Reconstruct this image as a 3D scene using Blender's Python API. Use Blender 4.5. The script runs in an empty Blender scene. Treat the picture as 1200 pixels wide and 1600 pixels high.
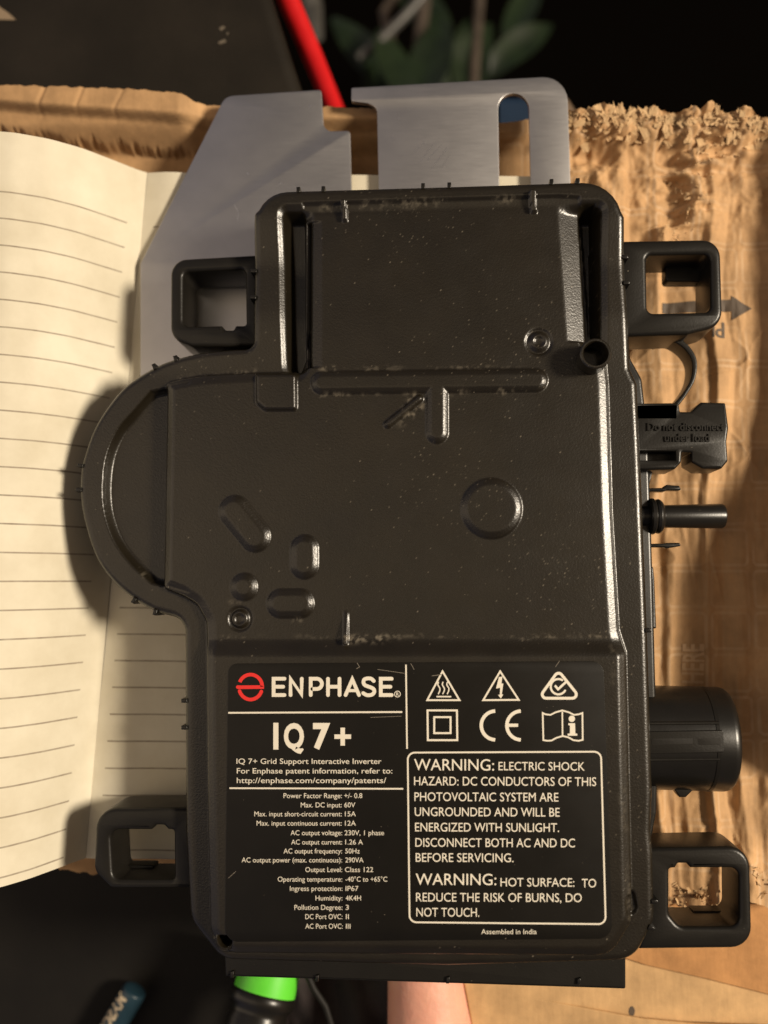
import bpy, bmesh, math, random
import numpy as np
from mathutils import Vector, Matrix, Euler
from mathutils.geometry import tessellate_polygon

random.seed(7)
rng = np.random.default_rng(7)
S = 0.001                       # the plan below is in millimetres
sc = bpy.context.scene
COL = sc.collection

# ------------------------------------------------------------------ camera
F = 1350.0                      # focal length in photo pixels (photo 1200 x 1600)
ROT = Euler((math.radians(5.0), math.radians(3.5), 0.0), 'XYZ')
RM = ROT.to_matrix()
AIM = Vector((0, 0, 26))
CAM = AIM - (RM @ Vector((0, 0, -1))) * 228.0
cd = bpy.data.cameras.new('camera')
cd.sensor_fit = 'VERTICAL'
cd.sensor_height = 36.0
cd.lens = 36.0 * F / 1600.0
cd.clip_start = 0.005
cd.clip_end = 20
cd.dof.use_dof = True
cd.dof.focus_distance = 0.229
cd.dof.aperture_fstop = 6.5
cam = bpy.data.objects.new('camera', cd)
cam.location = CAM * S
cam.rotation_euler = ROT
COL.objects.link(cam)
sc.camera = cam

# ------------------------------------------------------------------ light
w = bpy.data.worlds.new('World')
sc.world = w
w.use_nodes = True
wn, wl = w.node_tree.nodes, w.node_tree.links
bg = wn['Background']
tc = wn.new('ShaderNodeTexCoord')
sx = wn.new('ShaderNodeSeparateXYZ')
wl.new(tc.outputs['Generated'], sx.inputs[0])
rp = wn.new('ShaderNodeValToRGB')
mr = wn.new('ShaderNodeMapRange')
mr.inputs['From Min'].default_value = -1
mr.inputs['From Max'].default_value = 1
wl.new(sx.outputs['X'], mr.inputs['Value'])
wl.new(mr.outputs['Result'], rp.inputs['Fac'])
rp.color_ramp.elements[0].color = (2.05, 1.62, 1.16, 1)
rp.color_ramp.elements[0].position = 0.30
rp.color_ramp.elements[1].color = (0.90, 0.60, 0.34, 1)
rp.color_ramp.elements[1].position = 0.80
for p_, c_ in ((0.46, (0.76, 0.61, 0.41, 1)), (0.60, (0.70, 0.53, 0.36, 1))):     # the room is darker straight above
    e_ = rp.color_ramp.elements.new(p_); e_.color = c_
ab = wn.new('ShaderNodeMath'); ab.operation = 'ABSOLUTE'
wl.new(sx.outputs['Y'], ab.inputs[0])
my = wn.new('ShaderNodeMapRange'); my.interpolation_type = 'SMOOTHSTEP'
my.inputs['From Min'].default_value = 0.03; my.inputs['From Max'].default_value = 0.40
my.inputs['To Min'].default_value = 0.0; my.inputs['To Max'].default_value = 1.0
wl.new(ab.outputs[0], my.inputs['Value'])
wt = wn.new('ShaderNodeMix'); wt.data_type = 'RGBA'
wl.new(my.outputs['Result'], wt.inputs['Factor'])
wt.inputs['A'].default_value = (1.15, 1.15, 1.15, 1); wt.inputs['B'].default_value = (0.18, 0.215, 0.36, 1)
wm = wn.new('ShaderNodeVectorMath'); wm.operation = 'MULTIPLY'
wl.new(rp.outputs['Color'], wm.inputs[0]); wl.new(wt.outputs['Result'], wm.inputs[1])
wl.new(wm.outputs['Vector'], bg.inputs['Color'])
bg.inputs['Strength'].default_value = 0.50

def lamp(name, pos, energy, size, color, target=(0, 0, 10)):
    ld = bpy.data.lights.new(name, 'AREA')
    ld.shape = 'DISK'
    ld.size = size * S
    ld.energy = energy
    ld.color = color
    o = bpy.data.objects.new(name, ld)
    o.location = Vector(pos) * S
    d = Vector(target) - Vector(pos)
    o.rotation_euler = d.to_track_quat('-Z', 'Y').to_euler()
    COL.objects.link(o)
    return o

TH, AZ, LD = math.radians(51), math.radians(7), 1300
lamp('reading_lamp', (LD*math.sin(TH)*math.cos(AZ), LD*math.sin(TH)*math.sin(AZ), LD*math.cos(TH)),
     25.5, 250, (1.0, 0.87, 0.69))

sc.view_settings.view_transform = 'Standard'
sc.view_settings.look = 'None'
sc.view_settings.exposure = 0.0
sc.view_settings.gamma = 1.0
sc.cycles.use_denoising = True
sc.cycles.max_bounces = 8

# ------------------------------------------------------------------ photo <-> plan
def P(px, py, z):
    d = RM @ Vector(((px - 600) / F, (800 - py) / F, -1.0))
    t = (z - CAM.z) / d.z
    return CAM + d * t

def P2(px, py, z):
    p = P(px, py, z)
    return (p.x, p.y)

RI = np.array(RM.inverted())
def project(X, Y, Z):
    dx, dy, dz = X - CAM.x, Y - CAM.y, Z - CAM.z
    cx = RI[0, 0]*dx + RI[0, 1]*dy + RI[0, 2]*dz
    cy = RI[1, 0]*dx + RI[1, 1]*dy + RI[1, 2]*dz
    cz = RI[2, 0]*dx + RI[2, 1]*dy + RI[2, 2]*dz
    return 600 + F*cx/(-cz), 800 - F*cy/(-cz)

# ------------------------------------------------------------------ helpers
def rounded(pts, n=7):
    """[(x, y, r)] -> polygon with rounded corners"""
    out = []
    N = len(pts)
    for i in range(N):
        p = Vector(pts[i][:2]); r = pts[i][2] if len(pts[i]) > 2 else 0
        if r <= 0:
            out.append((p.x, p.y)); continue
        a = Vector(pts[i-1][:2]) - p
        b = Vector(pts[(i+1) % N][:2]) - p
        la, lb = a.length, b.length
        a.normalize(); b.normalize()
        ang = a.angle(b)
        if ang > math.pi - 0.02:
            out.append((p.x, p.y)); continue
        d = min(r / math.tan(ang/2), la*0.49, lb*0.49)
        rr = d * math.tan(ang/2)
        c = p + (a + b).normalized() * (rr / math.sin(ang/2))
        t0 = p + a*d - c; t1 = p + b*d - c
        a0 = math.atan2(t0.y, t0.x); a1 = math.atan2(t1.y, t1.x)
        da = (a1 - a0 + math.pi) % (2*math.pi) - math.pi
        for k in range(n+1):
            t = a0 + da*k/n
            out.append((c.x + rr*math.cos(t), c.y + rr*math.sin(t)))
    return out

def W(pts, z):
    return [P2(p[0], p[1], p[2] if len(p) > 2 else z) for p in pts]

def root_loc(o):
    v = Vector((0, 0, 0))
    while o is not None:
        v += o.location; o = o.parent
    return v

def obj(name, verts, faces, mat, parent=None, smooth=False, uvs=None, attr=None):
    """verts in mm, world plan"""
    base = root_loc(parent) if parent else Vector((0, 0, 0))
    if parent is None:
        a = np.array(verts, dtype=float)
        lo, hi = a.min(0), a.max(0)
        base = Vector(((lo[0]+hi[0])/2*S, (lo[1]+hi[1])/2*S, lo[2]*S))
    a = np.array(verts, dtype=float)*S - np.array(base)
    me = bpy.data.meshes.new(name)
    me.from_pydata([tuple(v) for v in a], [], [tuple(f) for f in faces])
    me.validate()
    if uvs is not None:
        ul = me.uv_layers.new(name='UVMap')
        vi = np.empty(len(me.loops), dtype=np.int32)
        me.loops.foreach_get('vertex_index', vi)
        ul.data.foreach_set('uv', np.array(uvs, dtype=np.float32)[vi].ravel())
    for an, av in (attr or {}).items():
        at = me.attributes.new(an, 'FLOAT', 'POINT')
        at.data.foreach_set('value', np.array(av, dtype=np.float32))
    if smooth:
        me.polygons.foreach_set('use_smooth', [True]*len(me.polygons))
    me.materials.append(mat)
    me.update()
    o = bpy.data.objects.new(name, me)
    COL.objects.link(o)
    if parent:
        o.parent = parent
    else:
        o.location = base
    return o

def sharp(o, deg=35):
    me = o.data
    me.polygons.foreach_set('use_smooth', [True]*len(me.polygons))
    bm = bmesh.new(); bm.from_mesh(me)
    lim = math.radians(deg)
    for e in bm.edges:
        if len(e.link_faces) == 2 and e.calc_face_angle(0) > lim:
            e.smooth = False
    bm.to_mesh(me); bm.free()
    return o

def empty(name, loc):
    o = bpy.data.objects.new(name, None)
    o.location = Vector(loc)*S
    o.empty_display_size = 0.01
    COL.objects.link(o)
    return o

def tag(o, label=None, cat=None, group=None, kind=None):
    if label: o['label'] = label
    if cat: o['category'] = cat
    if group: o['group'] = group
    if kind: o['kind'] = kind
    return o

def prism(loops, z0, z1, bevel=0.0, res=2):
    """filled prism of 2D loops (first outer, others holes) -> verts, faces in mm"""
    cu = bpy.data.curves.new('t', 'CURVE')
    cu.dimensions = '2D'; cu.fill_mode = 'BOTH'
    h = (z1 - z0)/2
    bevel = min(bevel, h*0.95)
    cu.extrude = h - bevel; cu.bevel_depth = bevel; cu.bevel_resolution = res
    cu.offset = -bevel
    for lp in loops:
        sp = cu.splines.new('POLY')
        sp.points.add(len(lp)-1)
        for i, p in enumerate(lp):
            sp.points[i].co = (p[0], p[1], 0, 1)
        sp.use_cyclic_u = True
    o = bpy.data.objects.new('t', cu)
    COL.objects.link(o)
    dg = bpy.context.evaluated_depsgraph_get()
    me = bpy.data.meshes.new_from_object(o.evaluated_get(dg))
    bm = bmesh.new(); bm.from_mesh(me)
    bmesh.ops.remove_doubles(bm, verts=bm.verts, dist=1e-4)
    bm.verts.index_update()
    zc = (z0+z1)/2
    v = [(q.co.x, q.co.y, q.co.z+zc) for q in bm.verts]
    f = [[q.index for q in fa.verts] for fa in bm.faces]
    bm.free()
    bpy.data.objects.remove(o); bpy.data.curves.remove(cu); bpy.data.meshes.remove(me)
    return v, f

def merge(*parts):
    V, Fc = [], []
    for v, f in parts:
        n = len(V)
        V += list(v)
        Fc += [[i+n for i in q] for q in f]
    return V, Fc

def lathe(prof, origin, axis, n=40):
    """[(s, r)] turned round an axis"""
    ax = Vector(axis).normalized()
    u = ax.orthogonal().normalized(); v = ax.cross(u)
    o = Vector(origin)
    V, Fc = [], []
    for s, r in prof:
        for k in range(n):
            t = 2*math.pi*k/n
            V.append(tuple(o + ax*s + u*(r*math.cos(t)) + v*(r*math.sin(t))))
    for i in range(len(prof)-1):
        for k in range(n):
            a, b = i*n+k, i*n+(k+1) % n
            Fc.append((a, b, b+n, a+n))
    Fc.append(tuple(range(n))[::-1])
    Fc.append(tuple(range((len(prof)-1)*n, len(prof)*n)))
    return V, Fc

def tube(path, radii, n=12, flat=1.0):
    V, Fc = [], []
    N = len(path)
    path = [Vector(p) for p in path]
    if not hasattr(radii, '__len__'): radii = [radii]*N
    up = Vector((0, 0, 1))
    for i, p in enumerate(path):
        t = (path[min(i+1, N-1)] - path[max(i-1, 0)]).normalized()
        u = t.cross(up)
        if u.length < 1e-3: u = Vector((1, 0, 0))
        u.normalize(); v = u.cross(t)
        for k in range(n):
            a = 2*math.pi*k/n
            V.append(tuple(p + u*(radii[i]*math.cos(a)) + v*(radii[i]*flat*math.sin(a))))
    for i in range(N-1):
        for k in range(n):
            a, b = i*n+k, i*n+(k+1) % n
            Fc.append((a, b, b+n, a+n))
    Fc.append(tuple(range(n))[::-1]); Fc.append(tuple(range((N-1)*n, N*n)))
    return V, Fc

def spline(pts, n=10):
    out = []
    pts = [Vector(p) for p in pts]
    for i in range(len(pts)-1):
        p0 = pts[max(i-1, 0)]; p1 = pts[i]; p2 = pts[i+1]; p3 = pts[min(i+2, len(pts)-1)]
        for k in range(n):
            t = k/n
            out.append(0.5*((2*p1)+(p2-p0)*t+(2*p0-5*p1+4*p2-p3)*t*t+(3*p1-p0-3*p2+p3)*t**3))
    out.append(pts[-1])
    return out

_tab = rng.random((256, 256))
def vnoise(x, y, seed=0, lin=False):
    x = x + seed*17.37; y = y + seed*9.71
    xi = np.floor(x).astype(int); yi = np.floor(y).astype(int)
    fx = x - xi; fy = y - yi
    if not lin: fx = fx*fx*fx*(fx*(fx*6-15)+10); fy = fy*fy*fy*(fy*(fy*6-15)+10)
    g = lambda a, b: _tab[a & 255, b & 255]
    return (g(xi, yi)*(1-fx)+g(xi+1, yi)*fx)*(1-fy) + (g(xi, yi+1)*(1-fx)+g(xi+1, yi+1)*fx)*fy

def fbm(x, y, oct=4, seed=0, ridged=False, lin=False):
    s = 0; a = 1; n = 0
    for k in range(oct):
        ca_, sa_ = math.cos(0.6+0.9*k), math.sin(0.6+0.9*k)
        v = vnoise((x*ca_-y*sa_)*2**k, (x*sa_+y*ca_)*2**k, seed+k*3, lin)
        if ridged: v = 1-abs(2*v-1)
        s = s + a*v; n += a; a *= 0.5
    return s/n

def sdf_poly(X, Y, poly):
    """signed distance, positive inside"""
    d2 = np.full(X.shape, 1e9); ins = np.zeros(X.shape, bool)
    N = len(poly)
    for i in range(N):
        ax, ay = poly[i]; bx, by = poly[(i+1) % N]
        ex, ey = bx-ax, by-ay
        L = ex*ex+ey*ey
        if L < 1e-9: continue
        t = np.clip(((X-ax)*ex+(Y-ay)*ey)/L, 0, 1)
        d2 = np.minimum(d2, (X-ax-t*ex)**2+(Y-ay-t*ey)**2)
        c = ((ay > Y) != (by > Y))
        if ey != 0:
            ins ^= c & (X < ax+(Y-ay)*ex/ey)
    d = np.sqrt(d2)
    return np.where(ins, d, -d)

def sdf_cap(X, Y, a, b, r):
    ex, ey = b[0]-a[0], b[1]-a[1]
    L = ex*ex+ey*ey + 1e-9
    t = np.clip(((X-a[0])*ex+(Y-a[1])*ey)/L, 0, 1)
    return r - np.sqrt((X-a[0]-t*ex)**2+(Y-a[1]-t*ey)**2)

def sm(x, a=0.0, b=1.0):
    t = np.clip((x-a)/(b-a), 0, 1)
    return t*t*(3-2*t)

def ramp(d, w):
    """0 outside, 1 inside, a slope of width w with short rounded ends"""
    t = np.clip(d/w, 0, 1)
    return 0.35*t + 0.65*t*t*(3-2*t)

def facet(d, wd=1.0):
    return np.interp(d/wd, [0, 0.15, 0.35, 0.5, 1.6, 1.85, 2.1], [0, 0.08, 0.36, 0.45, 0.93, 0.985, 1.0])

def heightfield(X, Y, H, sd, skirt_z):
    """grid mesh cut at sd = 0, with a skirt; returns verts, faces and the index of the grid point of each vertex"""
    ny, nx = X.shape
    gy, gx = np.gradient(sd)
    st = abs(X[0, 1]-X[0, 0])
    gx = gx/st; gy = gy/st
    g = np.sqrt(gx*gx+gy*gy)+1e-6
    X2 = np.where(sd < 0, X - sd*gx/g/np.maximum(g, 0.6), X)
    Y2 = np.where(sd < 0, Y - sd*gy/g/np.maximum(g, 0.6), Y)
    ins = sd > 0
    idx = np.arange(nx*ny).reshape(ny, nx)
    anyin = ins[:-1, :-1] | ins[1:, :-1] | ins[:-1, 1:] | ins[1:, 1:]
    q = np.stack([idx[:-1, :-1], idx[:-1, 1:], idx[1:, 1:], idx[1:, :-1]], -1)[anyin]
    used = np.unique(q)
    mp = np.full(nx*ny, -1); mp[used] = np.arange(len(used))
    q = mp[q]
    V = np.stack([X2.ravel()[used], Y2.ravel()[used], H.ravel()[used]], -1)
    e = np.concatenate([q[:, [0, 1]], q[:, [1, 2]], q[:, [2, 3]], q[:, [3, 0]]])
    es = np.sort(e, 1)
    key = es[:, 0].astype(np.int64)*len(used)+es[:, 1]
    u, first, cnt = np.unique(key, return_index=True, return_counts=True)
    be = e[first[cnt == 1]]
    bv = np.unique(be)
    m2 = {int(b): len(V)+i for i, b in enumerate(bv)}
    m3 = {int(b): len(V)+len(bv)+i for i, b in enumerate(bv)}
    top2 = V[bv].copy()                       # own row of vertices so that the rim shades as an edge
    low = V[bv].copy(); low[:, 2] = skirt_z
    src = np.concatenate([used, used[bv], used[bv]])
    V = np.concatenate([V, top2, low])
    sk = [(m2[int(a)], m3[int(a)], m3[int(b)], m2[int(b)]) for a, b in be]
    return V, np.concatenate([q, np.array(sk)]), src

# ------------------------------------------------------------------ materials
def mat(name, color, rough=0.5, metal=0.0, spec=0.5):
    m = bpy.data.materials.new(name)
    m.use_nodes = True
    b = m.node_tree.nodes['Principled BSDF']
    b.inputs['Base Color'].default_value = (*color, 1)
    b.inputs['Roughness'].default_value = rough
    b.inputs['Metallic'].default_value = metal
    b.inputs['Specular IOR Level'].default_value = spec
    return m

def N(m, t, **k):
    n = m.node_tree.nodes.new(t)
    for a, v in k.items(): setattr(n, a, v)
    return n

def L(m, a, b): m.node_tree.links.new(a, b)

def bsdf(m): return m.node_tree.nodes['Principled BSDF']

def noise_node(m, scale, detail=4, rough=0.6, co=None, dist=0.0):
    n = N(m, 'ShaderNodeTexNoise')
    n.inputs['Scale'].default_value = scale
    n.inputs['Detail'].default_value = detail
    n.inputs['Roughness'].default_value = rough
    n.inputs['Distortion'].default_value = dist
    if co is None:
        co = N(m, 'ShaderNodeTexCoord').outputs['Object']
    L(m, co, n.inputs['Vector'])
    return n

def vary(m, scale, c0, c1, p0=0.35, p1=0.65, detail=5, co=None):
    n = noise_node(m, scale, detail, co=co)
    r = N(m, 'ShaderNodeValToRGB')
    r.color_ramp.elements[0].color = (*c0, 1); r.color_ramp.elements[0].position = p0
    r.color_ramp.elements[1].color = (*c1, 1); r.color_ramp.elements[1].position = p1
    L(m, n.outputs['Fac'], r.inputs['Fac'])
    L(m, r.outputs['Color'], bsdf(m).inputs['Base Color'])
    return r

def bump(m, scale, dist, strength=1.0, detail=3, co=None, src=None):
    b = N(m, 'ShaderNodeBump')
    b.inputs['Distance'].default_value = dist
    b.inputs['Strength'].default_value = strength
    n = src or noise_node(m, scale, detail, co=co).outputs['Fac']
    L(m, n, b.inputs['Height'])
    prev = bsdf(m).inputs['Normal']
    if prev.is_linked:
        L(m, prev.links[0].from_socket, b.inputs['Normal'])
    L(m, b.outputs['Normal'], prev)

def plastic(name, c, rough, grain, dirt=False, spec=0.62):
    m = mat(name, c, rough, 0, spec)
    r = vary(m, 45, tuple(x*0.8 for x in c), tuple(x*1.25 for x in c), 0.3, 0.7)
    n = noise_node(m, 120, 5)
    mrn = N(m, 'ShaderNodeMapRange')
    mrn.inputs['To Min'].default_value = rough-0.05; mrn.inputs['To Max'].default_value = rough+0.07
    L(m, n.outputs['Fac'], mrn.inputs['Value']); L(m, mrn.outputs['Result'], bsdf(m).inputs['Roughness'])
    if grain: bump(m, 1900, grain, 1.0, 2)
    # sparse dust specks
    sp = noise_node(m, 1500, 1)
    sr = N(m, 'ShaderNodeValToRGB')
    sr.color_ramp.elements[0].position = 0.80; sr.color_ramp.elements[0].color = (0, 0, 0, 1)
    sr.color_ramp.elements[1].position = 0.84; sr.color_ramp.elements[1].color = (1, 1, 1, 1)
    L(m, sp.outputs['Fac'], sr.inputs['Fac'])
    mx = N(m, 'ShaderNodeMix', data_type='RGBA')
    fac = sr.outputs['Color']
    if dirt:
        at = N(m, 'ShaderNodeAttribute', attribute_name='dirt')
        mm = N(m, 'ShaderNodeMath', operation='MAXIMUM')
        L(m, fac, mm.inputs[0]); L(m, at.outputs['Fac'], mm.inputs[1]); fac = mm.outputs[0]
    L(m, fac, mx.inputs['Factor'])
    L(m, r.outputs['Color'], mx.inputs['A'])
    mx.inputs['B'].default_value = (0.20, 0.17, 0.125, 1)
    L(m, mx.outputs['Result'], bsdf(m).inputs['Base Color'])
    return m

M_shell = plastic('black textured plastic', (0.0105, 0.0078, 0.0040), 0.31, 0.00006, True)
M_lug = plastic('black moulded plastic', (0.010, 0.0088, 0.007), 0.34, 0.00003, False, 0.3)
M_gloss = plastic('black glossy plastic', (0.009, 0.008, 0.0066), 0.30, 0.000015, False, 0.4)
M_label = plastic('black label film', (0.0060, 0.0050, 0.0036), 0.36, 0.000004, False, 0.25)
M_ink = mat('white label ink', (0.74, 0.68, 0.56), 0.55)
M_red = mat('red label ink', (0.72, 0.025, 0.02), 0.5)

M_alu = mat('brushed aluminium', (0.50, 0.485, 0.48), 0.40, 1.0)
_co = N(M_alu, 'ShaderNodeTexCoord').outputs['Object']
_mp = N(M_alu, 'ShaderNodeMapping'); _mp.inputs['Scale'].default_value = (1, 14, 1)
_mp.inputs['Rotation'].default_value = (0, 0, 0.05)
L(M_alu, _co, _mp.inputs['Vector'])
_n = noise_node(M_alu, 160, 4, co=_mp.outputs[0])
_r = N(M_alu, 'ShaderNodeMapRange'); _r.inputs['To Min'].default_value = 0.38; _r.inputs['To Max'].default_value = 0.48
L(M_alu, _n.outputs['Fac'], _r.inputs['Value']); L(M_alu, _r.outputs['Result'], bsdf(M_alu).inputs['Roughness'])
vary(M_alu, 60, (0.45, 0.44, 0.44), (0.53, 0.515, 0.51), 0.3, 0.7)
bump(M_alu, 260, 0.000004, 0.3, 3, co=_mp.outputs[0])

def paper_mat(name):
    """cream paper; the UV map runs in millimetres: u from the gutter, v from the top edge"""
    m = mat(name, (0.70, 0.62, 0.43), 0.75)
    uv = N(m, 'ShaderNodeUVMap').outputs['UV']
    s = N(m, 'ShaderNodeSeparateXYZ'); L(m, uv, s.inputs[0])
    n = noise_node(m, 40, 6)
    rr = N(m, 'ShaderNodeValToRGB')
    rr.color_ramp.elements[0].color = (0.57, 0.51, 0.38, 1); rr.color_ramp.elements[0].position = 0.3
    rr.color_ramp.elements[1].color = (0.71, 0.655, 0.52, 1); rr.color_ramp.elements[1].position = 0.7
    L(m, n.outputs['Fac'], rr.inputs['Fac'])
    wob = noise_node(m, 35, 3)
    def math_(op, a, b=None, c=None):
        q = N(m, 'ShaderNodeMath', operation=op)
        for i, x in enumerate((a, b, c)):
            if x is None: continue
            if isinstance(x, (int, float)): q.inputs[i].default_value = x
            else: L(m, x, q.inputs[i])
        return q.outputs[0]
    v = math_('ADD', s.outputs['Y'], math_('MULTIPLY', wob.outputs['Fac'], 0.25))
    v = math_('DIVIDE', math_('SUBTRACT', v, 6.0), LINE)
    fr = math_('ABSOLUTE', math_('SUBTRACT', math_('FRACT', v), 0.5))
    ln = N(m, 'ShaderNodeMapRange'); ln.interpolation_type = 'SMOOTHSTEP'
    ln.inputs['From Min'].default_value = 0.16/LINE; ln.inputs['From Max'].default_value = 0.30/LINE
    ln.inputs['To Min'].default_value = 1; ln.inputs['To Max'].default_value = 0
    L(m, fr, ln.inputs['Value'])
    k = math_('MULTIPLY', ln.outputs['Result'], math_('GREATER_THAN', v, 0.7))
    k = math_('MULTIPLY', k, math_('GREATER_THAN', s.outputs['X'], 3.5))
    fd = noise_node(m, 300, 3)
    fdr = N(m, 'ShaderNodeMapRange'); fdr.inputs['To Min'].default_value = 0.35; fdr.inputs['To Max'].default_value = 1.0
    L(m, fd.outputs['Fac'], fdr.inputs['Value'])
    k = math_('MULTIPLY', k, fdr.outputs['Result'])
    mx = N(m, 'ShaderNodeMix', data_type='RGBA')
    L(m, k, mx.inputs['Factor']); L(m, rr.outputs['Color'], mx.inputs['A'])
    mx.inputs['B'].default_value = (0.17, 0.125, 0.085, 1)
    L(m, mx.outputs['Result'], bsdf(m).inputs['Base Color'])
    bump(m, 900, 0.00003, 0.6, 3)
    bump(m, 30, 0.0008, 0.35, 3)
    return m
LINE = 7.75
M_paper = paper_mat('cream ruled paper')
M_edge = mat('cream page edges', (0.66, 0.57, 0.38), 0.8)
vary(M_edge, 300, (0.55, 0.46, 0.30), (0.70, 0.62, 0.43))

def kraft(name, c, printed=False):
    m = mat(name, c, 0.75, 0, 0.3)
    co = N(m, 'ShaderNodeTexCoord').outputs['Object']
    n = noise_node(m, 70, 6, 0.65, co=co)
    r = N(m, 'ShaderNodeValToRGB')
    r.color_ramp.elements[0].color = (*[x*0.72 for x in c], 1); r.color_ramp.elements[0].position = 0.30
    r.color_ramp.elements[1].color = (*[min(1, x*1.18) for x in c], 1); r.color_ramp.elements[1].position = 0.70
    L(m, n.outputs['Fac'], r.inputs['Fac'])
    col = r.outputs['Color']
    mp = N(m, 'ShaderNodeMapping'); mp.inputs['Scale'].default_value = (1, 0.12, 1); L(m, co, mp.inputs['Vector'])
    st = noise_node(m, 420, 4, co=mp.outputs[0])
    srp = N(m, 'ShaderNodeMapRange'); srp.inputs['To Min'].default_value = 0.82; srp.inputs['To Max'].default_value = 1.16
    L(m, st.outputs['Fac'], srp.inputs['Value'])
    mul = N(m, 'ShaderNodeMix', data_type='RGBA', blend_type='MULTIPLY'); mul.inputs['Factor'].default_value = 1
    L(m, col, mul.inputs['A']); L(m, srp.outputs['Result'], mul.inputs['B']); col = mul.outputs['Result']
    if printed:
        def math_(op, a, b=None):
            q = N(m, 'ShaderNodeMath', operation=op)
            for i, x in enumerate((a, b)):
                if x is None: continue
                if isinstance(x, (int, float)): q.inputs[i].default_value = x
                else: L(m, x, q.inputs[i])
            return q.outputs[0]
        uv = N(m, 'ShaderNodeUVMap').outputs['UV']
        s = N(m, 'ShaderNodeSeparateXYZ'); L(m, uv, s.inputs[0])
        def cell(v, pitch, half):
            f = math_('ABSOLUTE', math_('MULTIPLY', math_('SUBTRACT', math_('FRACT', math_('DIVIDE', v, pitch)), 0.5), pitch))
            return math_('MAXIMUM', math_('SUBTRACT', f, half), 0.0)
        a = cell(s.outputs['X'], 12.7, 4.1); b = cell(s.outputs['Y'], 12.2, 3.9)
        d = math_('SQRT', math_('ADD', math_('MULTIPLY', a, a), math_('MULTIPLY', b, b)))
        d = math_('ABSOLUTE', math_('SUBTRACT', d, 1.3))
        ln = N(m, 'ShaderNodeMapRange'); ln.interpolation_type = 'SMOOTHSTEP'
        ln.inputs['From Min'].default_value = 0.28; ln.inputs['From Max'].default_value = 0.55
        ln.inputs['To Min'].default_value = 0.36; ln.inputs['To Max'].default_value = 0
        L(m, d, ln.inputs['Value'])
        wear = noise_node(m, 60, 3, co=co)
        wr = N(m, 'ShaderNodeMapRange'); wr.inputs['From Min'].default_value = 0.35; wr.inputs['From Max'].default_value = 0.6
        L(m, wear.outputs['Fac'], wr.inputs['Value'])
        k = math_('MULTIPLY', ln.outputs['Result'], wr.outputs['Result'])
        mx = N(m, 'ShaderNodeMix', data_type='RGBA')
        L(m, k, mx.inputs['Factor']); L(m, col, mx.inputs['A'])
        mx.inputs['B'].default_value = (0.62, 0.45, 0.29, 1); col = mx.outputs['Result']
    L(m, col, bsdf(m).inputs['Base Color'])
    bump(m, 420, 0.00025, 0.5, 4, co=mp.outputs[0])
    bump(m, 1200, 0.00008, 0.6, 3, co=co)
    return m
M_card = kraft('printed kraft cardboard', (0.48, 0.288, 0.138), True)
M_card2 = kraft('plain kraft cardboard', (0.56, 0.35, 0.165))
M_card3 = kraft('brown kraft cardboard', (0.50, 0.25, 0.095))
M_torn = kraft('torn kraft fibres', (0.55, 0.365, 0.19))
M_print = mat('dark carton ink', (0.085, 0.06, 0.04), 0.7)
M_pale = mat('pale carton ink', (0.53, 0.35, 0.20), 0.7)

M_leather = mat('dark leather', (0.020, 0.0165, 0.0135), 0.55, 0, 0.2)
vary(M_leather, 30, (0.012, 0.0095, 0.0065), (0.019, 0.015, 0.0105)); bump(M_leather, 900, 0.00015, 0.7, 4)
M_tan = mat('tan print', (0.26, 0.19, 0.12), 0.6)
M_dark = mat('black table top', (0.011, 0.010, 0.008), 0.6, 0, 0.2)
vary(M_dark, 15, (0.008, 0.007, 0.006), (0.014, 0.012, 0.0095)); bump(M_dark, 700, 0.0001, 0.5, 3)
M_floor = mat('dark floor', (0.0025, 0.002, 0.0016), 0.9, 0, 0.0)
M_redrod = mat('red plastic', (0.62, 0.010, 0.012), 0.38); vary(M_redrod, 60, (0.55, 0.008, 0.01), (0.66, 0.014, 0.016))
M_green = mat('bright green plastic', (0.10, 0.62, 0.03), 0.45); vary(M_green, 60, (0.08, 0.55, 0.02), (0.12, 0.66, 0.04))
M_leaf = mat('dark green leaf', (0.035, 0.06, 0.018), 0.5); vary(M_leaf, 40, (0.005, 0.012, 0.003), (0.013, 0.026, 0.007))
M_stem = mat('brown stem', (0.075, 0.055, 0.04), 0.7); vary(M_stem, 80, (0.05, 0.036, 0.025), (0.10, 0.075, 0.055))
M_grey = mat('grey metal', (0.22, 0.21, 0.20), 0.4); vary(M_grey, 60, (0.06, 0.056, 0.05), (0.10, 0.095, 0.085))
M_beige = mat('beige ceramic', (0.13, 0.085, 0.05), 0.6); vary(M_beige, 40, (0.10, 0.065, 0.04), (0.15, 0.10, 0.06))
M_blue = mat('dark blue plastic', (0.012, 0.035, 0.075), 0.5); vary(M_blue, 40, (0.006, 0.018, 0.042), (0.010, 0.028, 0.06))
M_teal = mat('teal tube', (0.020, 0.055, 0.085), 0.35); vary(M_teal, 60, (0.010, 0.028, 0.040), (0.016, 0.040, 0.058))
M_cloth = mat('grey cloth', (0.060, 0.045, 0.043), 0.9); vary(M_cloth, 90, (0.022, 0.016, 0.0155), (0.038, 0.028, 0.027)); bump(M_cloth, 700, 0.0004, 0.7, 3)
M_skin = mat('skin', (0.60, 0.30, 0.20), 0.5)
vary(M_skin, 30, (0.66, 0.30, 0.215), (0.74, 0.39, 0.28)); bump(M_skin, 500, 0.0002, 0.8, 5); bump(M_skin, 90, 0.0012, 0.5, 3)
bsdf(M_skin).inputs['Subsurface Weight'].default_value = 0.25
bsdf(M_skin).inputs['Subsurface Radius'].default_value = (0.004, 0.0015, 0.0008)

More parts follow.
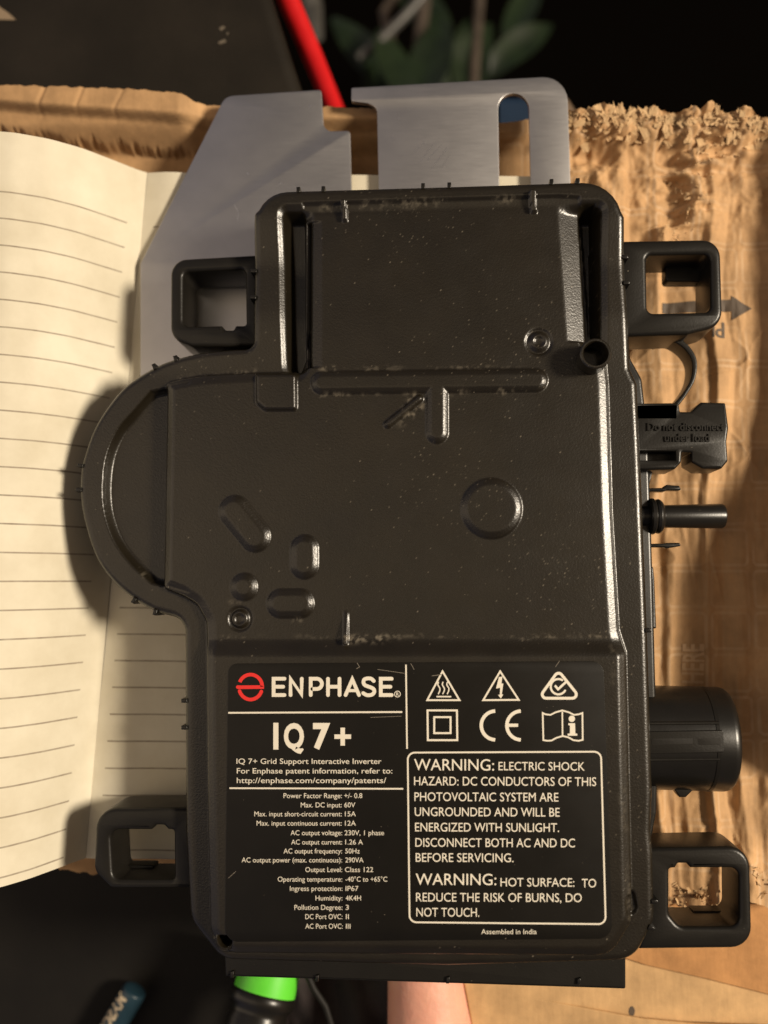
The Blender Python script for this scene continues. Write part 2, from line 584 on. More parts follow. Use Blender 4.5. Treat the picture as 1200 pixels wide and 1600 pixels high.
# ================================================================== SETTING
V = [(-2500, -2500, -600), (2500, -2500, -600), (2500, 2500, -600), (-2500, 2500, -600)]
tag(obj('floor', V, [(0, 1, 2, 3)], M_floor), kind='structure')
v, f = prism([W(rounded([(-500, 1290, 0), (410, 1290, 30), (425, 1480, 30), (420, 1900, 0), (-500, 1900, 0)]), -62)], -80, -62, 3)
tag(sharp(obj('tabletop', v, f, M_dark)), kind='structure')

# ================================================================== CARDBOARD BOX
box = empty('cardboard_box', (0, 0, -12))
tag(box, 'crumpled kraft cardboard box with frayed torn edge under the notebook and inverter', 'cardboard box')
CZ = -8.0
x0, y1 = P2(-70, 140, CZ); x1, y0 = P2(1262, 1450, CZ)
st = 0.43
xs = np.arange(x0, x1, st); ys = np.arange(y0, y1, st)
CX, CY = np.meshgrid(xs, ys)
CU, CV = project(CX, CY, CZ)
edge = [(-70, 160), (120, 164), (230, 169), (340, 179), (430, 182), (520, 180), (600, 184), (700, 186), (780, 192), (850, 184), (905, 186),
        (930, 184), (990, 182), (1060, 184), (1120, 180), (1160, 186), (1200, 196), (1262, 190),
        (1262, 1405), (1200, 1418), (1150, 1402), (1090, 1428), (1050, 1415), (900, 1410), (600, 1400), (300, 1372), (180, 1368), (130, 1376), (60, 1366), (-70, 1372)]
csd = sdf_poly(CX, CY, W(edge, CZ))
right = sm(CU, 830, 900)
csd = csd + (fbm(CX/2.2, CY/2.2, 3, 5)-0.5)*np.where(CV < 400, 1.0+1.8*right, 1.6)
csd = csd - right*sm(fbm(CX/6, CY/6, 2, 9), 0.6, 0.85)*1.2*(CV < 400)
H = np.full(CX.shape, CZ) - 6.0*(1-sm(CU, 760, 900))*sm(CV, 205, 235)
# the folded flap behind the notebook
ye = np.interp(CU, [-70, 0, 70, 160, 290, 335, 420], [180, 184, 191, 197, 206, 203, 196])
fr = (vnoise(CU/9.0, CV*0+3, 2)-0.5)*9 + (vnoise(CU/3.4, CV*0+8, 4)-0.5)*5
up = 1-sm(CV, ye-4, ye+12)
mid = 1-ramp(CV-(ye+24+fr), 5.0)
fade = 1-sm(CU, 292, 330)
flap = np.maximum(up*10.5, mid*(6.5-0.12*(CV-ye)))*fade + (1-fade)*5.0*(1-sm(CV, 196, 208))*(CU < 700)
for cx_, dx_, a in ((92, -0.42, 1.1), (150, -0.4, 0.7), (212, -0.5, 0.8), (20, -.5, 0.6)):
    flap -= 0.5*a*np.exp(-((CU-cx_-dx_*(CV-165))/3.0)**2)*up*fade
H += np.clip(flap, 0, 20)*(CU < 720)
# the crumpled side under the connectors
cr = fbm(CX/15, CY/22, 4, 11, False, True)
H += right*(cr-0.5)*4.5
kn = np.cumsum(rng.uniform(9, 34, 26))+850
kz = rng.uniform(-1, 1, 26)*np.where(np.arange(26) % 2, 1, 0.5)
sh = 9*np.sin(CV/140+1)+5*np.sin(CV/57)+16*(vnoise(CX/14, CY/26, 61)-0.5)
H += right*np.interp(CU+sh, kn, kz)*(1.6+1.3*sm(CV, 1180, 1260))
kn2 = np.cumsum(rng.uniform(6, 16, 50))+850
H += right*np.interp(CU+0.6*sh+8*(vnoise(CX/5, CY/12, 62)-0.5), kn2, rng.uniform(-1, 1, 50))*(0.36+0.34*sm(CV, 1180, 1290))*sm(vnoise(CX/20, CY/30, 63), 0.2, 0.6)
colw = fbm(CX/6.5 + 0.6*vnoise(CX/20, CY/30, 3), CY/70, 2, 21, True)
low = sm(CV, 1180, 1290)
H += right*(colw-0.6)*(0.5+1.6*low)
H += right*2.2*np.exp(-((CU-1048-4*np.sin(CV/60))/13.0)**2)*sm(CV, 820, 880)*(1-sm(CV, 1060, 1120))
cx_ = 1085+55*np.sin((CV-600)/260)
H += right*2.0*np.exp(-((CU-1120)/40.0)**2)*(1-sm(CV, 700, 820))*sm(CV, 330, 420)
# deep creases of the torn corner
tear = np.interp(CV, [180, 235, 280, 320, 370, 430], [1150, 1112, 1070, 1075, 1058, 1035]) + (vnoise(CU*0+1, CV/11, 6)-0.5)*46
dt = np.abs(CU-tear)
top = (1-sm(CV, 380, 450))*right
H += top*(2.8*np.exp(-(dt/24.0)**2) - 1.7*np.exp(-((CU-tear+30)/16.0)**2))
H += top*(fbm(CX/6.5, CY/6.5, 4, 31, False, True)-0.5)*7.0*(1-sm(CV, 290, 400))
H -= right*3.2*np.exp(-((CU-925)/38.0)**4)*np.exp(-((CV-238)/24.0)**2)
H += top*1.8*np.exp(-((CV-252-10*np.sin(CU/40))/7.0)**2)*sm(CU, 1080, 1110)
H += top*5.0*(1-sm(CV, 196, 246))
H += (fbm(CX/2.0, CY/5.0, 3, 41)-0.5)*0.5*right
wx = CX + 6*(fbm(CX/22, CY/22, 2, 71)-0.5); wy = CY + 6*(fbm(CX/22, CY/22, 2, 77)-0.5)
for k_, (sx_, sy_, am_) in enumerate(((13, 31, 0.5), (19, 12, 0.5), (8, 34, 0.4))):
    n_ = np.abs(2*vnoise(wx/sx_+0.4*wy/sy_, wy/sy_-0.3*wx/sx_, 81+k_)-1)
    H += right*am_*np.exp(-n_/0.06)*sm(vnoise(CX/25, CY/25, 91+k_), 0.35, 0.65)
fine = fbm(CX/2.3, CY/3.0, 3, 51, False, True)+0.05
H += right*((fine-0.55)*4.2*(1-sm(csd, 5.0, 10.0))*(CV < 420) + (1-sm(csd, 4.0, 9.0))*(CV > 1200))
H += right*(fine-0.55)*2.6*np.exp(-(dt/18.0)**2)*top
def card_z(x, y):
    j = min(max((x-xs[0])/st, 0), len(xs)-1.001); i = min(max((y-ys[0])/st, 0), len(ys)-1.001)
    a, b = int(i), int(j); fi, fj = i-a, j-b
    return (H[a, b]*(1-fj)+H[a, b+1]*fj)*(1-fi)+(H[a+1, b]*(1-fj)+H[a+1, b+1]*fj)*fi
cv, cf, src = heightfield(CX, CY, H, csd, CZ-9)
ox, oy = P2(1143.5, 1051.5, CZ)
uvs = np.stack([CX.ravel()[src]-ox+12.7*40.5, CY.ravel()[src]-oy+12.2*40.5], -1)
uvs[CU.ravel()[src] < 760] = (12.7*40.5, 12.2*40.5)      # the left part is unprinted
panel = obj('panel', cv, cf, M_card, box, True, uvs=uvs)

# frayed paper along the tear
def flake(bm_v, bm_f, x, y, z, s, el):
    a = random.uniform(0, 2*math.pi); n = random.choice((3, 4, 4, 5))
    ln = s*random.uniform(0.5, 1.6); wd = s*random.uniform(0.25, 0.7)
    R = Euler((random.gauss(0, el), random.gauss(0, el), a)).to_matrix()
    k0 = len(bm_v); bend = random.uniform(-0.5, 0.5)*ln
    prof = [(0, -.5), (0, .5), (.5, .6*random.random()), (.5, -.5), (1, .3*random.uniform(-1, 1)), (1, -.4*random.random())]
    for t, w_ in prof:
        p = R @ Vector((t*ln, w_*wd, bend*t*t))
        bm_v.append((x+p.x, y+p.y, z+p.z))
    bm_f += [(k0, k0+1, k0+2, k0+3), (k0+3, k0+2, k0+4, k0+5)]
fv, ff = [], []
for k in range(330):
    u = random.uniform(885, 1215)
    vy = np.interp(u, [e[0] for e in edge[9:18]], [e[1] for e in edge[9:18]]) + abs(random.gauss(0, 8)) - 3
    if u > 1100: vy += random.uniform(0, 16)
    x, y = P2(u, vy, -3)
    flake(fv, ff, x, y, max(card_z(x, y), -8)+random.uniform(-0.3, 0.6), random.choice((0.7, 1.0, 1.4, 2.2)), 0.55)
for k in range(260):
    vy = random.uniform(215, 415)
    u = np.interp(vy, [180, 235, 280, 320, 370, 430], [1150, 1112, 1070, 1075, 1058, 1035]) + random.gauss(0, 17)
    x, y = P2(u, vy, -6)
    flake(fv, ff, x, y, card_z(x, y)+random.uniform(-0.2, 0.5), random.choice((0.6, 0.9, 1.4)), 0.45)
for k in range(110):
    u = random.uniform(1040, 1215); vy = 1404 + random.gauss(0, 10) - 25*(u > 1165)
    x, y = P2(u, vy, -6)
    flake(fv, ff, x, y, card_z(x, y)+random.uniform(-0.2, 0.7), random.choice((0.9, 1.4, 2.0)), 0.6)
for k in range(170):                       # feathered paper layers lying along the rim
    u = random.uniform(885, 1225)
    vy = np.interp(u, [e[0] for e in edge[9:18]], [e[1] for e in edge[9:18]]) + random.uniform(-2, 30)
    x, y = P2(u, vy, -3); z0_ = max(card_z(x, y), -8)
    ln = random.uniform(1.2, 4.2); wd = random.uniform(0.8, 2.6); a0 = math.pi/2 + random.gauss(0, 0.5) + (math.pi if random.random() < 0.3 else 0)
    tl = random.gauss(0.05, 0.16); k0 = len(fv); d_ = Vector((math.cos(a0), math.sin(a0))); p_ = Vector((-d_.y, d_.x)); m_ = 5
    for i_ in range(m_+1):
        t_ = i_/m_-0.5
        b_ = Vector((x, y)) + p_*wd*t_; e_ = b_ + d_*ln*random.uniform(0.78, 1.0)
        c_ = b_.lerp(e_, 0.5)
        fv += [(b_.x, b_.y, z0_+0.05), (c_.x, c_.y, z0_+0.25+ln*tl*0.3+random.uniform(-.1, .1)), (e_.x, e_.y, z0_+0.25+ln*tl+random.uniform(-.15, .15))]
    for i_ in range(m_):
        q0 = k0+i_*3
        ff += [(q0, q0+3, q0+4, q0+1), (q0+1, q0+4, q0+5, q0+2)]
tag(obj('torn_edge', fv, ff, M_torn, box), 'frayed pale paper fibres along the tear', kind='stuff')

# unseen flap added outside the view, its rim shaped to shade the panel
n = 60; V, Fc = [], []
for i in range(n+1):
    py = 150+1270*i/n
    hh = float(np.interp(py, [150, 240, 300, 640, 720, 800, 860, 1080, 1150, 1200, 1240, 1420], [7, 14, 12, 13, 17, 26, 34, 33, 22, 10, 3, 2])) + 1.6*(random.random()-.5)
    x, y = P2(1243, py, -8)
    for dx, z in ((0, -16), (0, hh), (3.5, hh+random.uniform(-.6, .6)), (3.5, -16)):
        V.append((x+dx+0.05*max(z, 0), y, z-8 if z > -16 else -16))
for i in range(n):
    for k in range(4):
        a, b = i*4+k, i*4+(k+1) % 4
        Fc.append((a, a+4, b+4, b))
Fc += [(0, 1, 2, 3), (n*4+3, n*4+2, n*4+1, n*4)]
obj('shade_flap', V, Fc, M_card2, box)

def drape(pts_faces, name, mat_, parent, lift=0.18, cuts=3):
    v, f = pts_faces
    bm = bmesh.new()
    vs = [bm.verts.new(p) for p in v]
    for q in f:
        try: bm.faces.new([vs[i] for i in q])
        except ValueError: pass
    bmesh.ops.triangulate(bm, faces=bm.faces)
    for _ in range(cuts):
        es = [e for e in bm.edges if e.calc_length() > 0.8]
        if not es: break
        bmesh.ops.subdivide_edges(bm, edges=es, cuts=1)
        bmesh.ops.triangulate(bm, faces=bm.faces)
    bm.verts.index_update()
    V = [(q.co.x, q.co.y, card_z(q.co.x, q.co.y)+lift) for q in bm.verts]
    Fc = [[q.index for q in fa.verts] for fa in bm.faces]
    bm.free()
    return obj(name, V, Fc, mat_, parent)

# ------------------------------------------------------------------ lettering tools
def text_mesh(s, offset=0.0, shear=0.0):
    cu = bpy.data.curves.new('t', 'FONT'); cu.body = s; cu.size = 1; cu.offset = offset; cu.resolution_u = 4
    cu.fill_mode = 'FRONT'
    o = bpy.data.objects.new('t', cu); COL.objects.link(o)
    dg = bpy.context.evaluated_depsgraph_get()
    me = bpy.data.meshes.new_from_object(o.evaluated_get(dg))
    v = [(q.co.x, q.co.y) for q in me.vertices]; f = [list(p.vertices) for p in me.polygons]
    bpy.data.objects.remove(o); bpy.data.curves.remove(cu); bpy.data.meshes.remove(me)
    return v, f
CAP = max(p[1] for p in text_mesh('H')[0])

def text_px(s, xa, xb, yb, cap, off=0.0, slope=0.0):
    """lettering fitted to photo pixels: from xa to xb on the baseline yb, capitals cap high"""
    v, f = text_mesh(s, off)
    mn = min(p[0] for p in v); mx = max(p[0] for p in v)
    k = (xb-xa)/(mx-mn)
    return [(xa+(p[0]-mn)*k, yb - p[1]/CAP*cap + slope*((p[0]-mn)*k)) for p in v], f

def to_plan(pf, z):
    v, f = pf
    return [(*P2(p[0], p[1], z), z) for p in v], f

_lift = [0.0]
def stroke_px(pts, wd, closed=False, cap=True, curve=False):
    """flat line of width wd through photo pixels -> (points, faces) in photo pixels"""
    pts = [Vector(p) for p in pts]
    if curve: pts = [Vector((p.x, p.y)) for p in spline([Vector((q.x, q.y, 0)) for q in pts], 8)]
    n = len(pts); l, r = [], []
    for i in range(n):
        if closed: a, b = pts[i-1], pts[(i+1) % n]
        else: a, b = pts[max(i-1, 0)], pts[min(i+1, n-1)]
        t0 = (pts[i]-a).normalized() if (pts[i]-a).length > 0 else (b-pts[i]).normalized()
        t1 = (b-pts[i]).normalized() if (b-pts[i]).length > 0 else t0
        n0 = Vector((-t0.y, t0.x)); n1 = Vector((-t1.y, t1.x))
        m = (n0+n1)
        if m.length < 1e-3: m = n0
        m.normalize(); k = 1/max(m.dot(n0), 0.42)
        l.append(pts[i]+m*(wd/2*k)); r.append(pts[i]-m*(wd/2*k))
    V = [(p.x, p.y) for p in l]+[(p.x, p.y) for p in r]
    Fc = [(i, i+1, n+i+1, n+i) for i in range(n-1)]
    if closed: Fc.append((n-1, 0, n, 2*n-1))
    elif cap:
        for i, j in ((0, 1), (n-1, n-2)):
            d = (pts[i]-pts[j]).normalized(); nn = Vector((-d.y, d.x))
            k0 = len(V); m = 6
            for k in range(m+1):
                a = math.pi*k/m
                q = pts[i] + nn*(wd/2*math.cos(a)) + d*(wd/2*math.sin(a))
                V.append((q.x, q.y))
            Fc.append(tuple(range(k0, k0+m+1)))
    return V, Fc

def arc(cx, cy, r, a0, a1, n=24, ry=None):
    ry = ry or r
    return [(cx+r*math.cos(math.radians(a0+(a1-a0)*i/n)), cy-ry*math.sin(math.radians(a0+(a1-a0)*i/n))) for i in range(n+1)]

# print on the cardboard
ar = [(1036, 472), (1142, 469), (1142, 463), (1174, 483), (1142, 502), (1142, 488), (1036, 488)]
drape(([(*P2(px, py, CZ), 0) for px, py in ar], [tuple(range(7))]), 'arrow_print', M_print, box, cuts=5)
v, f = text_px('PULL', 0, 74, 0, 24, 0.012)
drape(([(*P2(1130-px, 506+(-py)*-1*-1 if False else 506-py, CZ), 0) for px, py in v], f), 'lettering', M_print, box, cuts=2)
v, f = text_px('HERE', 0, 62, 0, 30, 0.02)
drape(([(*P2(1098+py*1.0, 1068-px, CZ), 0) for px, py in v], f), 'lettering', M_pale, box, cuts=2)

# the separate cardboard lid under the lower right corner
lid = empty('cardboard_sheet', (*P2(950, 1560, -46), -60))
tag(lid, 'flat tan cardboard sheet with a folded flap below the lower right mounting lug', 'cardboard sheet')
def tilted(vf, x_at, slope, y_at=0, sy=0.0):
    return [(p[0], p[1], p[2]+slope*(p[0]-x_at)+sy*(p[1]-y_at)) for p in vf[0]], vf[1]
SZ = -22
xr, yr = P2(980, 1500, SZ)
v, f = prism([W([(706, 1440), (1300, 1440), (1300, 1800), (774, 1800)], SZ)], SZ-3, SZ, 0.6)
obj('sheet_panel', v, f, M_card2, lid)
ha, hb = Vector(P2(960, 1492, SZ)), Vector(P2(1300, 1577, SZ)); hn = (hb-ha).normalized(); hn = Vector((-hn.y, hn.x))
v, f = prism([W([(930, 1405), (1300, 1405), (1300, 1577), (1200, 1552), (1105, 1528), (1008, 1506), (960, 1490)], SZ)], SZ+0.1, SZ+1.0, 0.3)
v = [(a, b, c+0.12*max(0, (Vector((a, b))-ha).dot(hn))) for a, b, c in v]
obj('folded_flap', v, f, M_card3, lid)
top_e = [(735, 1546), (800, 1556), (880, 1570), (1000, 1590), (1080, 1596), (1200, 1599), (1300, 1604)]
v, f = tilted(prism([W(top_e + [(1300, 1800), (790, 1800)], SZ+1)], SZ+0.2, SZ+1.4, 0.4), xr, 0.05)
obj('inner_flap', v, f, M_card2, lid)
v, f = prism([W(arc(987, 1580, 5, 0, 345, 16, 8), SZ)], SZ-0.2, SZ+0.06, 0.05)
obj('hole_shade_patch', v, f, M_print, lid)  # flat patch, its dark colour stands for the shade inside a hole

# ================================================================== NOTEBOOK
G0 = Vector(P(231, 271, 0)); G1 = Vector(P(135, 1340, 0))
nb = empty('notebook', (G0+G1)/2 + Vector((0, 0, -8)))
tag(nb, 'open cream notebook with ruled pages, its lifted page curling up beside the inverter', 'notebook')
Zs = [0, 3.3, 6.8, 13.8, 21, 29, 45, 70]; Zz = [0.2, 4.2, 9.2, 18.5, 25, 29.5, 34, 35]
ns, nt = 70, 110
def left_page(dz, dn):
    V, U = [], []
    for j in range(nt+1):
        t = j/nt
        g = G0.lerp(G1, t)
        k = 1.0 + 0.15*sm(np.array(t), 0.0, 0.35) + 0.55*float(sm(np.array(t), 0.25, 1.0))
        for i in range(ns+1):
            s = 62*(i/ns)**1.35
            z = float(np.interp(s*k, Zs, Zz))
            zz = 0.25*float(np.interp(s*k-1.5, Zs, Zz))+0.25*float(np.interp(s*k+1.5, Zs, Zz))+0.5*z
            zz *= 1-0.10*(1-t)
            V.append((g.x - s + dn, g.y - 0.012*s, zz+dz)); U.append((s, t*(G0.y-G1.y)))
    return V, U
Va, Ua = left_page(0, 0)
Vb, Ub = left_page(-3.2, 0.0)
q = lambda i, j: j*(ns+1)+i
Fc = [(q(i, j), q(i, j+1), q(i+1, j+1), q(i+1, j)) for j in range(nt) for i in range(ns)]
o = obj('left_page', Va, [tuple(reversed(a)) for a in Fc][::1], M_paper, nb, True, uvs=Ua)
# sheets below it
n0 = len(Va); VV = [(a[0]-0.4, a[1]-(0.5 if k//(ns+1) == 0 else 0)+(0.5 if k//(ns+1) == nt else 0), a[2]-0.25) for k, a in enumerate(Va)] + Vb
FF = list(Fc) + [tuple(n0+i for i in a) for a in Fc]
for j in range(nt):
    FF.append((q(0, j), q(0, j+1), n0+q(0, j+1), n0+q(0, j))); FF.append((q(ns, j), q(ns, j+1), n0+q(ns, j+1), n0+q(ns, j)))
for i in range(ns):
    FF.append((q(i, 0), q(i+1, 0), n0+q(i+1, 0), n0+q(i, 0))); FF.append((q(i, nt), q(i+1, nt), n0+q(i+1, nt), n0+q(i, nt)))
obj('page_stack', VV, FF, M_edge, nb, True)
# right page lies flat under the inverter
V, U, Fc = [], [], []
E0 = Vector(P(850, 276, 0)); E1 = Vector(P(850, 1352, 0))
mi, mj = 60, 90
for j in range(mj+1):
    t = j/mj; a = G0.lerp(G1, t); b = E0.lerp(E1, t)
    for i in range(mi+1):
        s = (i/mi)**1.6
        p = a.lerp(b, s); d = p.x-a.x
        zz = 0.15 + 0.9*math.exp(-((d-7)/6.0)**2) + 0.25*math.sin(t*9+s*5)*math.exp(-d/40)
        V.append((p.x, p.y, min(zz, 1.2))); U.append((d, t*(G0.y-G1.y)+0.0))
q2 = lambda i, j: j*(mi+1)+i
Fc = [(q2(i, j), q2(i+1, j), q2(i+1, j+1), q2(i, j+1)) for j in range(mj) for i in range(mi)]
obj('right_page', V, [tuple(reversed(a)) for a in Fc], M_paper, nb, True, uvs=U)
v, f = prism([[(G0.x+.3, G0.y-.4), (E0.x-.4, E0.y-.4), (E1.x-.4, E1.y+.4), (G1.x+.3, G1.y+.4)]], -7.5, -0.3, 0.3)
obj('page_block', v, f, M_edge, nb)
v, f = prism([[(G0.x-60, G0.y+2), (E0.x+2, E0.y+2), (E1.x+2, E1.y-1), (G1.x-50, G1.y-1)]], -9.4, -7.6, 0.4)
obj('cover', v, f, M_leather, nb)

# ================================================================== MICROINVERTER
inv = empty('microinverter', (*P2(640, 900, 4), 2))
tag(inv, 'black plastic solar microinverter with printed warning label and bare aluminium mounting plate', 'microinverter')

# ---- housing as one moulded surface
ZF, ZP = 23.0, 26.0
out = rounded([(398, 298, 52), (700, 289, 0), (972, 280, 62), (978, 420, 0), (986, 575, 0), (997, 598, 15), (1002, 700, 0), (1014, 1000, 0),
               (1021, 1240, 0), (1019, 1300, 10), (1022, 1335, 15), (1024, 1440, 40), (992, 1503, 45), (700, 1512, 0), (345, 1502, 40), (296, 1440, 50),
               (288, 1300, 0), (287, 968, 26), (242, 957, 0), (208, 938, 0), (176, 911, 0), (150, 876, 0), (133, 830, 0), (123.5, 784, 0),
               (123, 741, 0), (129, 712, 0), (144.5, 669, 0), (167.5, 632, 0), (196, 600, 0), (239, 573, 0), (274, 559.5, 0), (317, 550, 0),
               (360, 546, 0), (396, 544, 14)])
i0 = min(range(len(out)), key=lambda i: abs(out[i][0]-242)+abs(out[i][1]-957)); i1 = min(range(len(out)), key=lambda i: abs(out[i][0]-360)+abs(out[i][1]-546))
out = out[:i0] + [(q_.x, q_.y) for q_ in spline([Vector((a, b, 0)) for a, b in out[i0:i1+1]], 6)] + out[i1+1:]
outw = [P2(p[0], p[1], 27 if p[1] < 330 else (25 if p[1] < 500 else ZF)) for p in out]
xs_ = [p[0] for p in outw]; ys_ = [p[1] for p in outw]
g = 0.31
HX, HY = np.meshgrid(np.arange(min(xs_)-1, max(xs_)+1, g), np.arange(min(ys_)-1, max(ys_)+1, g))
U_, V_ = project(HX, HY, ZP)
sd = sdf_poly(HX, HY, outw)
zf = ZF + 4.2*(1-sm(V_, 325, 420)) + 1.8*sm(V_, 325, 420)*(1-sm(V_, 480, 590))
h = zf.copy()
# crescent floor
cres = [(300, 600), (236, 612), (211, 641), (185, 672), (167.5, 712.6), (161.8, 758.6), (164.6, 799), (176, 836), (193.4, 865), (216.4, 891), (238, 910), (300, 925)]
cs_ = [(q_.x, q_.y) for q_ in spline([Vector((a, b, 0)) for a, b in cres[1:-1]], 6)]
h = h - 3.0*facet(sdf_poly(HX, HY, W(cs_+[(300, 925), (300, 600)], ZF))+0.4, 0.8)
# cavity of the top block
cav = rounded([(434, 326, 18), (948, 318, 18), (950, 560, 10), (438, 600, 30)])
cavd = sdf_poly(HX, HY, W(cav, 24))
c1 = ramp(cavd, 1.7)
h = h - 1.0*c1
h = np.where(cavd > 1.5, h - 6.0*sm(cavd, 1.5, 3.6), h)
# plateau
plat = [(258, 597, 8), (284, 590, 0), (317, 585, 0), (395, 581, 0), (466, 581, 4), (474, 560, 4), (474, 322, 0), (870, 310, 0), (905, 312, 4), (920, 536, 5),
        (945, 537, 6), (951, 600, 0), (957, 800, 0), (968, 985, 10), (979, 1020, 10), (988, 1435, 40), (955, 1492, 45), (360, 1488, 30), (329, 1455, 30),
        (325, 1300, 0), (322, 1000, 0), (321, 971, 20), (306, 944, 25), (285, 932, 0), (252, 918, 14)]
pd = sdf_poly(HX, HY, W(rounded(plat), ZP-1))
raise_ = 2.0*sm(V_, 996, 1028)
s_p = np.interp(pd+0.3, [0, 0.2, 0.7, 0.95, 2.9, 3.4], [0, 0.06, 0.64, 0.73, 0.975, 1.0])
zp = ZP + raise_
h = h*(1-s_p) + zp*s_p
# sloped right flank of the upper panel
xe = 870 + (V_-330)*0.075
inb = (V_ < 533) & (V_ > 318)
prof = np.interp(U_-xe, [-1, 3, 7, 9, 38, 42, 46], [ZP, ZP-0.1, ZP-0.45, ZP-0.55, ZP-2.7, ZP-6, 17])
fl = np.where(U_ < 945, prof, 99)
inl = (V_ > 346) & (V_ < 574) & (U_ > 440) & (U_ < 503)
h = np.where(inl, np.minimum(h, np.interp(U_, [440, 473, 479, 486, 490, 495, 503], [99, 99, ZP-5.0, ZP-1.3, ZP-0.5, ZP-0.35, ZP])), h)
endw = sm(V_, 318, 334)
h = np.where(inb & (U_ > xe-1) & (U_ < 930), np.minimum(h, fl*endw+(1-endw)*h), h)
# top wall of the panel, slightly sunk
h = h + 0.0
def cap(a, b, r_px, z=ZP+1):
    A, B = P2(*a, z), P2(*b, z)
    return sdf_cap(HX, HY, A, B, r_px/5.95)
sq = sdf_poly(HX, HY, W(rounded([(392, 577, 12), (470, 576, 12), (471, 648, 13), (410, 648, 18), (392, 632, 18)]), ZP+1))
h = np.where(sq > 0, np.maximum(h, ZP-3 + 4.2*facet(sq)), h)
def bossmax(d, hh, wd):
    global h
    h = np.maximum(h, h*0 + zp - 0.0 + hh*facet(d, wd/1.9) - 30*(d <= 0))
bossmax(cap((503, 597), (838, 593), 19), 1.15, 1.7)
bossmax(cap((683, 610), (683, 675), 18), 1.15, 1.6)
bossmax(cap((606, 662), (655, 622), 7), 1.0, 0.9)
bossmax(cap((768, 794), (768.5, 794), 48), 1.15, 2.0)
bossmax(cap((365, 798), (398, 838), 25), 1.1, 1.9)
bossmax(cap((475, 858), (475, 882), 23), 1.1, 1.9)
bossmax(cap((380, 917), (380.5, 917), 22), 1.1, 1.9)
bossmax(cap((438, 943), (468, 943), 23), 1.1, 1.9)
def ringmark(c, r0, r1):
    global h
    d = np.hypot(HX-P2(*c, ZP)[0], HY-P2(*c, ZP)[1])
    h = h - 0.5*np.exp(-((d-r0)/0.45)**2) + 0.5*np.exp(-((d-r1)/0.5)**2)
ringmark((375, 967), 2.7, 1.7); ringmark((842, 534), 3.1, 1.7)
# gusset ribs
def rib(xa, ya, xb, yb, wd, ha, hb):
    global h
    t = np.clip((V_-ya)/(yb-ya), 0, 1)
    ctr = xa+(xb-xa)*t
    m = np.clip((wd/2 - np.abs(U_-ctr))/2.2, 0, 1)*((V_ > ya) & (V_ < yb))
    h = np.maximum(h, np.where(m > 0, (ZP + ha+(hb-ha)*t)*m + (1-m)*0, 0))
rib(541, 953, 541, 1006, 11, 0.0, 2.3)
rib(538, 318, 540, 346, 11, 2.6, 1.4)
rib(831, 303, 834, 334, 13, 2.9, 1.4)
# small step in the lower right rim
h = h - 0.8*sm(sdf_cap(HX, HY, P2(982, 1401, ZF), P2(985, 1418, ZF), 1.6), -0.3, 0.3)
# screw hole lower left
ch = P2(352, 1470, ZF+3); dh = np.hypot(HX-ch[0], HY-ch[1])
h = np.where(dh < 3.3, np.maximum(h, ZF+2.2), h)
h = h - 9*(1-sm(dh, 1.7, 2.2))
# lip fillet all round
r = 2.0
q_ = np.clip(r-sd, 0, r)
h = h - (r-np.sqrt(np.maximum(r*r-q_*q_, 0)))
# dirt in the inner corners, loose specks
dirt = np.zeros(h.shape)
nz = fbm(HX/0.9, HY/0.9, 3, 3)
def grime(a, b, wpx, amt, z=ZP):
    global dirt
    d = -sdf_cap(HX, HY, P2(*a, z), P2(*b, z), 0)
    d = d + (vnoise(HX/3, HY/3, 13)-0.5)*1.0
    patch = sm(vnoise(HX/6.0, HY/6.0, 7), 0.3, 0.75)
    k = np.exp(-(d/(wpx/5.9))**2)*amt*0.75*patch*sm(nz, 0.42, 0.72)
    dirt = np.maximum(dirt, k)
grime((500, 576), (850, 573), 3.0, 0.8); grime((500, 617), (640, 616), 3, 0.5); grime((700, 615), (800, 612), 3, 0.6)
grime((275, 585), (395, 576), 3.5, 0.5); grime((345, 996), (960, 994), 3.0, 0.65); grime((545, 998), (625, 996), 5, 0.9)
grime((470, 326), (800, 312), 6, 0.4); grime((598, 664), (648, 616), 4, 0.8); grime((612, 674), (662, 632), 4, 0.8)
grime((700, 618), (720, 613), 4, .9); grime((415, 968), (470, 969), 3, 0.5); grime((360, 941), (400, 944), 3, .4)
grime((235, 585), (290, 570), 5, 0.3); grime((212, 895), (225, 905), 4, 0.5); grime((955, 1010), (985, 1440), 6, 0.25)
for k in range(800):
    i = random.randrange(h.shape[0]); j = random.randrange(h.shape[1])
    if U_[i, j] < 480 and random.random() < 0.55: continue
    dirt[i, j] = max(dirt[i, j], random.random()**2.5*0.8)
for (cx_, cy_, n_) in ((790, 560, 120), (700, 760, 120), (610, 330, 150), (940, 450, 60), (300, 570, 60), (975, 1250, 110), (880, 900, 120)):
    for k in range(n_):
        p = P2(random.gauss(cx_, 60), random.gauss(cy_, 45), ZP)
        j = int((p[0]-HX[0, 0])/g); i = int((p[1]-HY[0, 0])/g)
        if 0 <= i < h.shape[0] and 0 <= j < h.shape[1]: dirt[i, j] = max(dirt[i, j], random.random()**1.5*0.5)
hv, hf, src = heightfield(HX, HY, h, sd, 9.0)
housing = obj('housing', hv, hf, M_shell, inv, True, attr={'dirt': np.concatenate([dirt.ravel()[src]])})

def child(name, vf, m, parent=inv, sh=True, deg=35):
    o = obj(name, vf[0], vf[1], m, parent)
    return sharp(o, deg) if sh else o

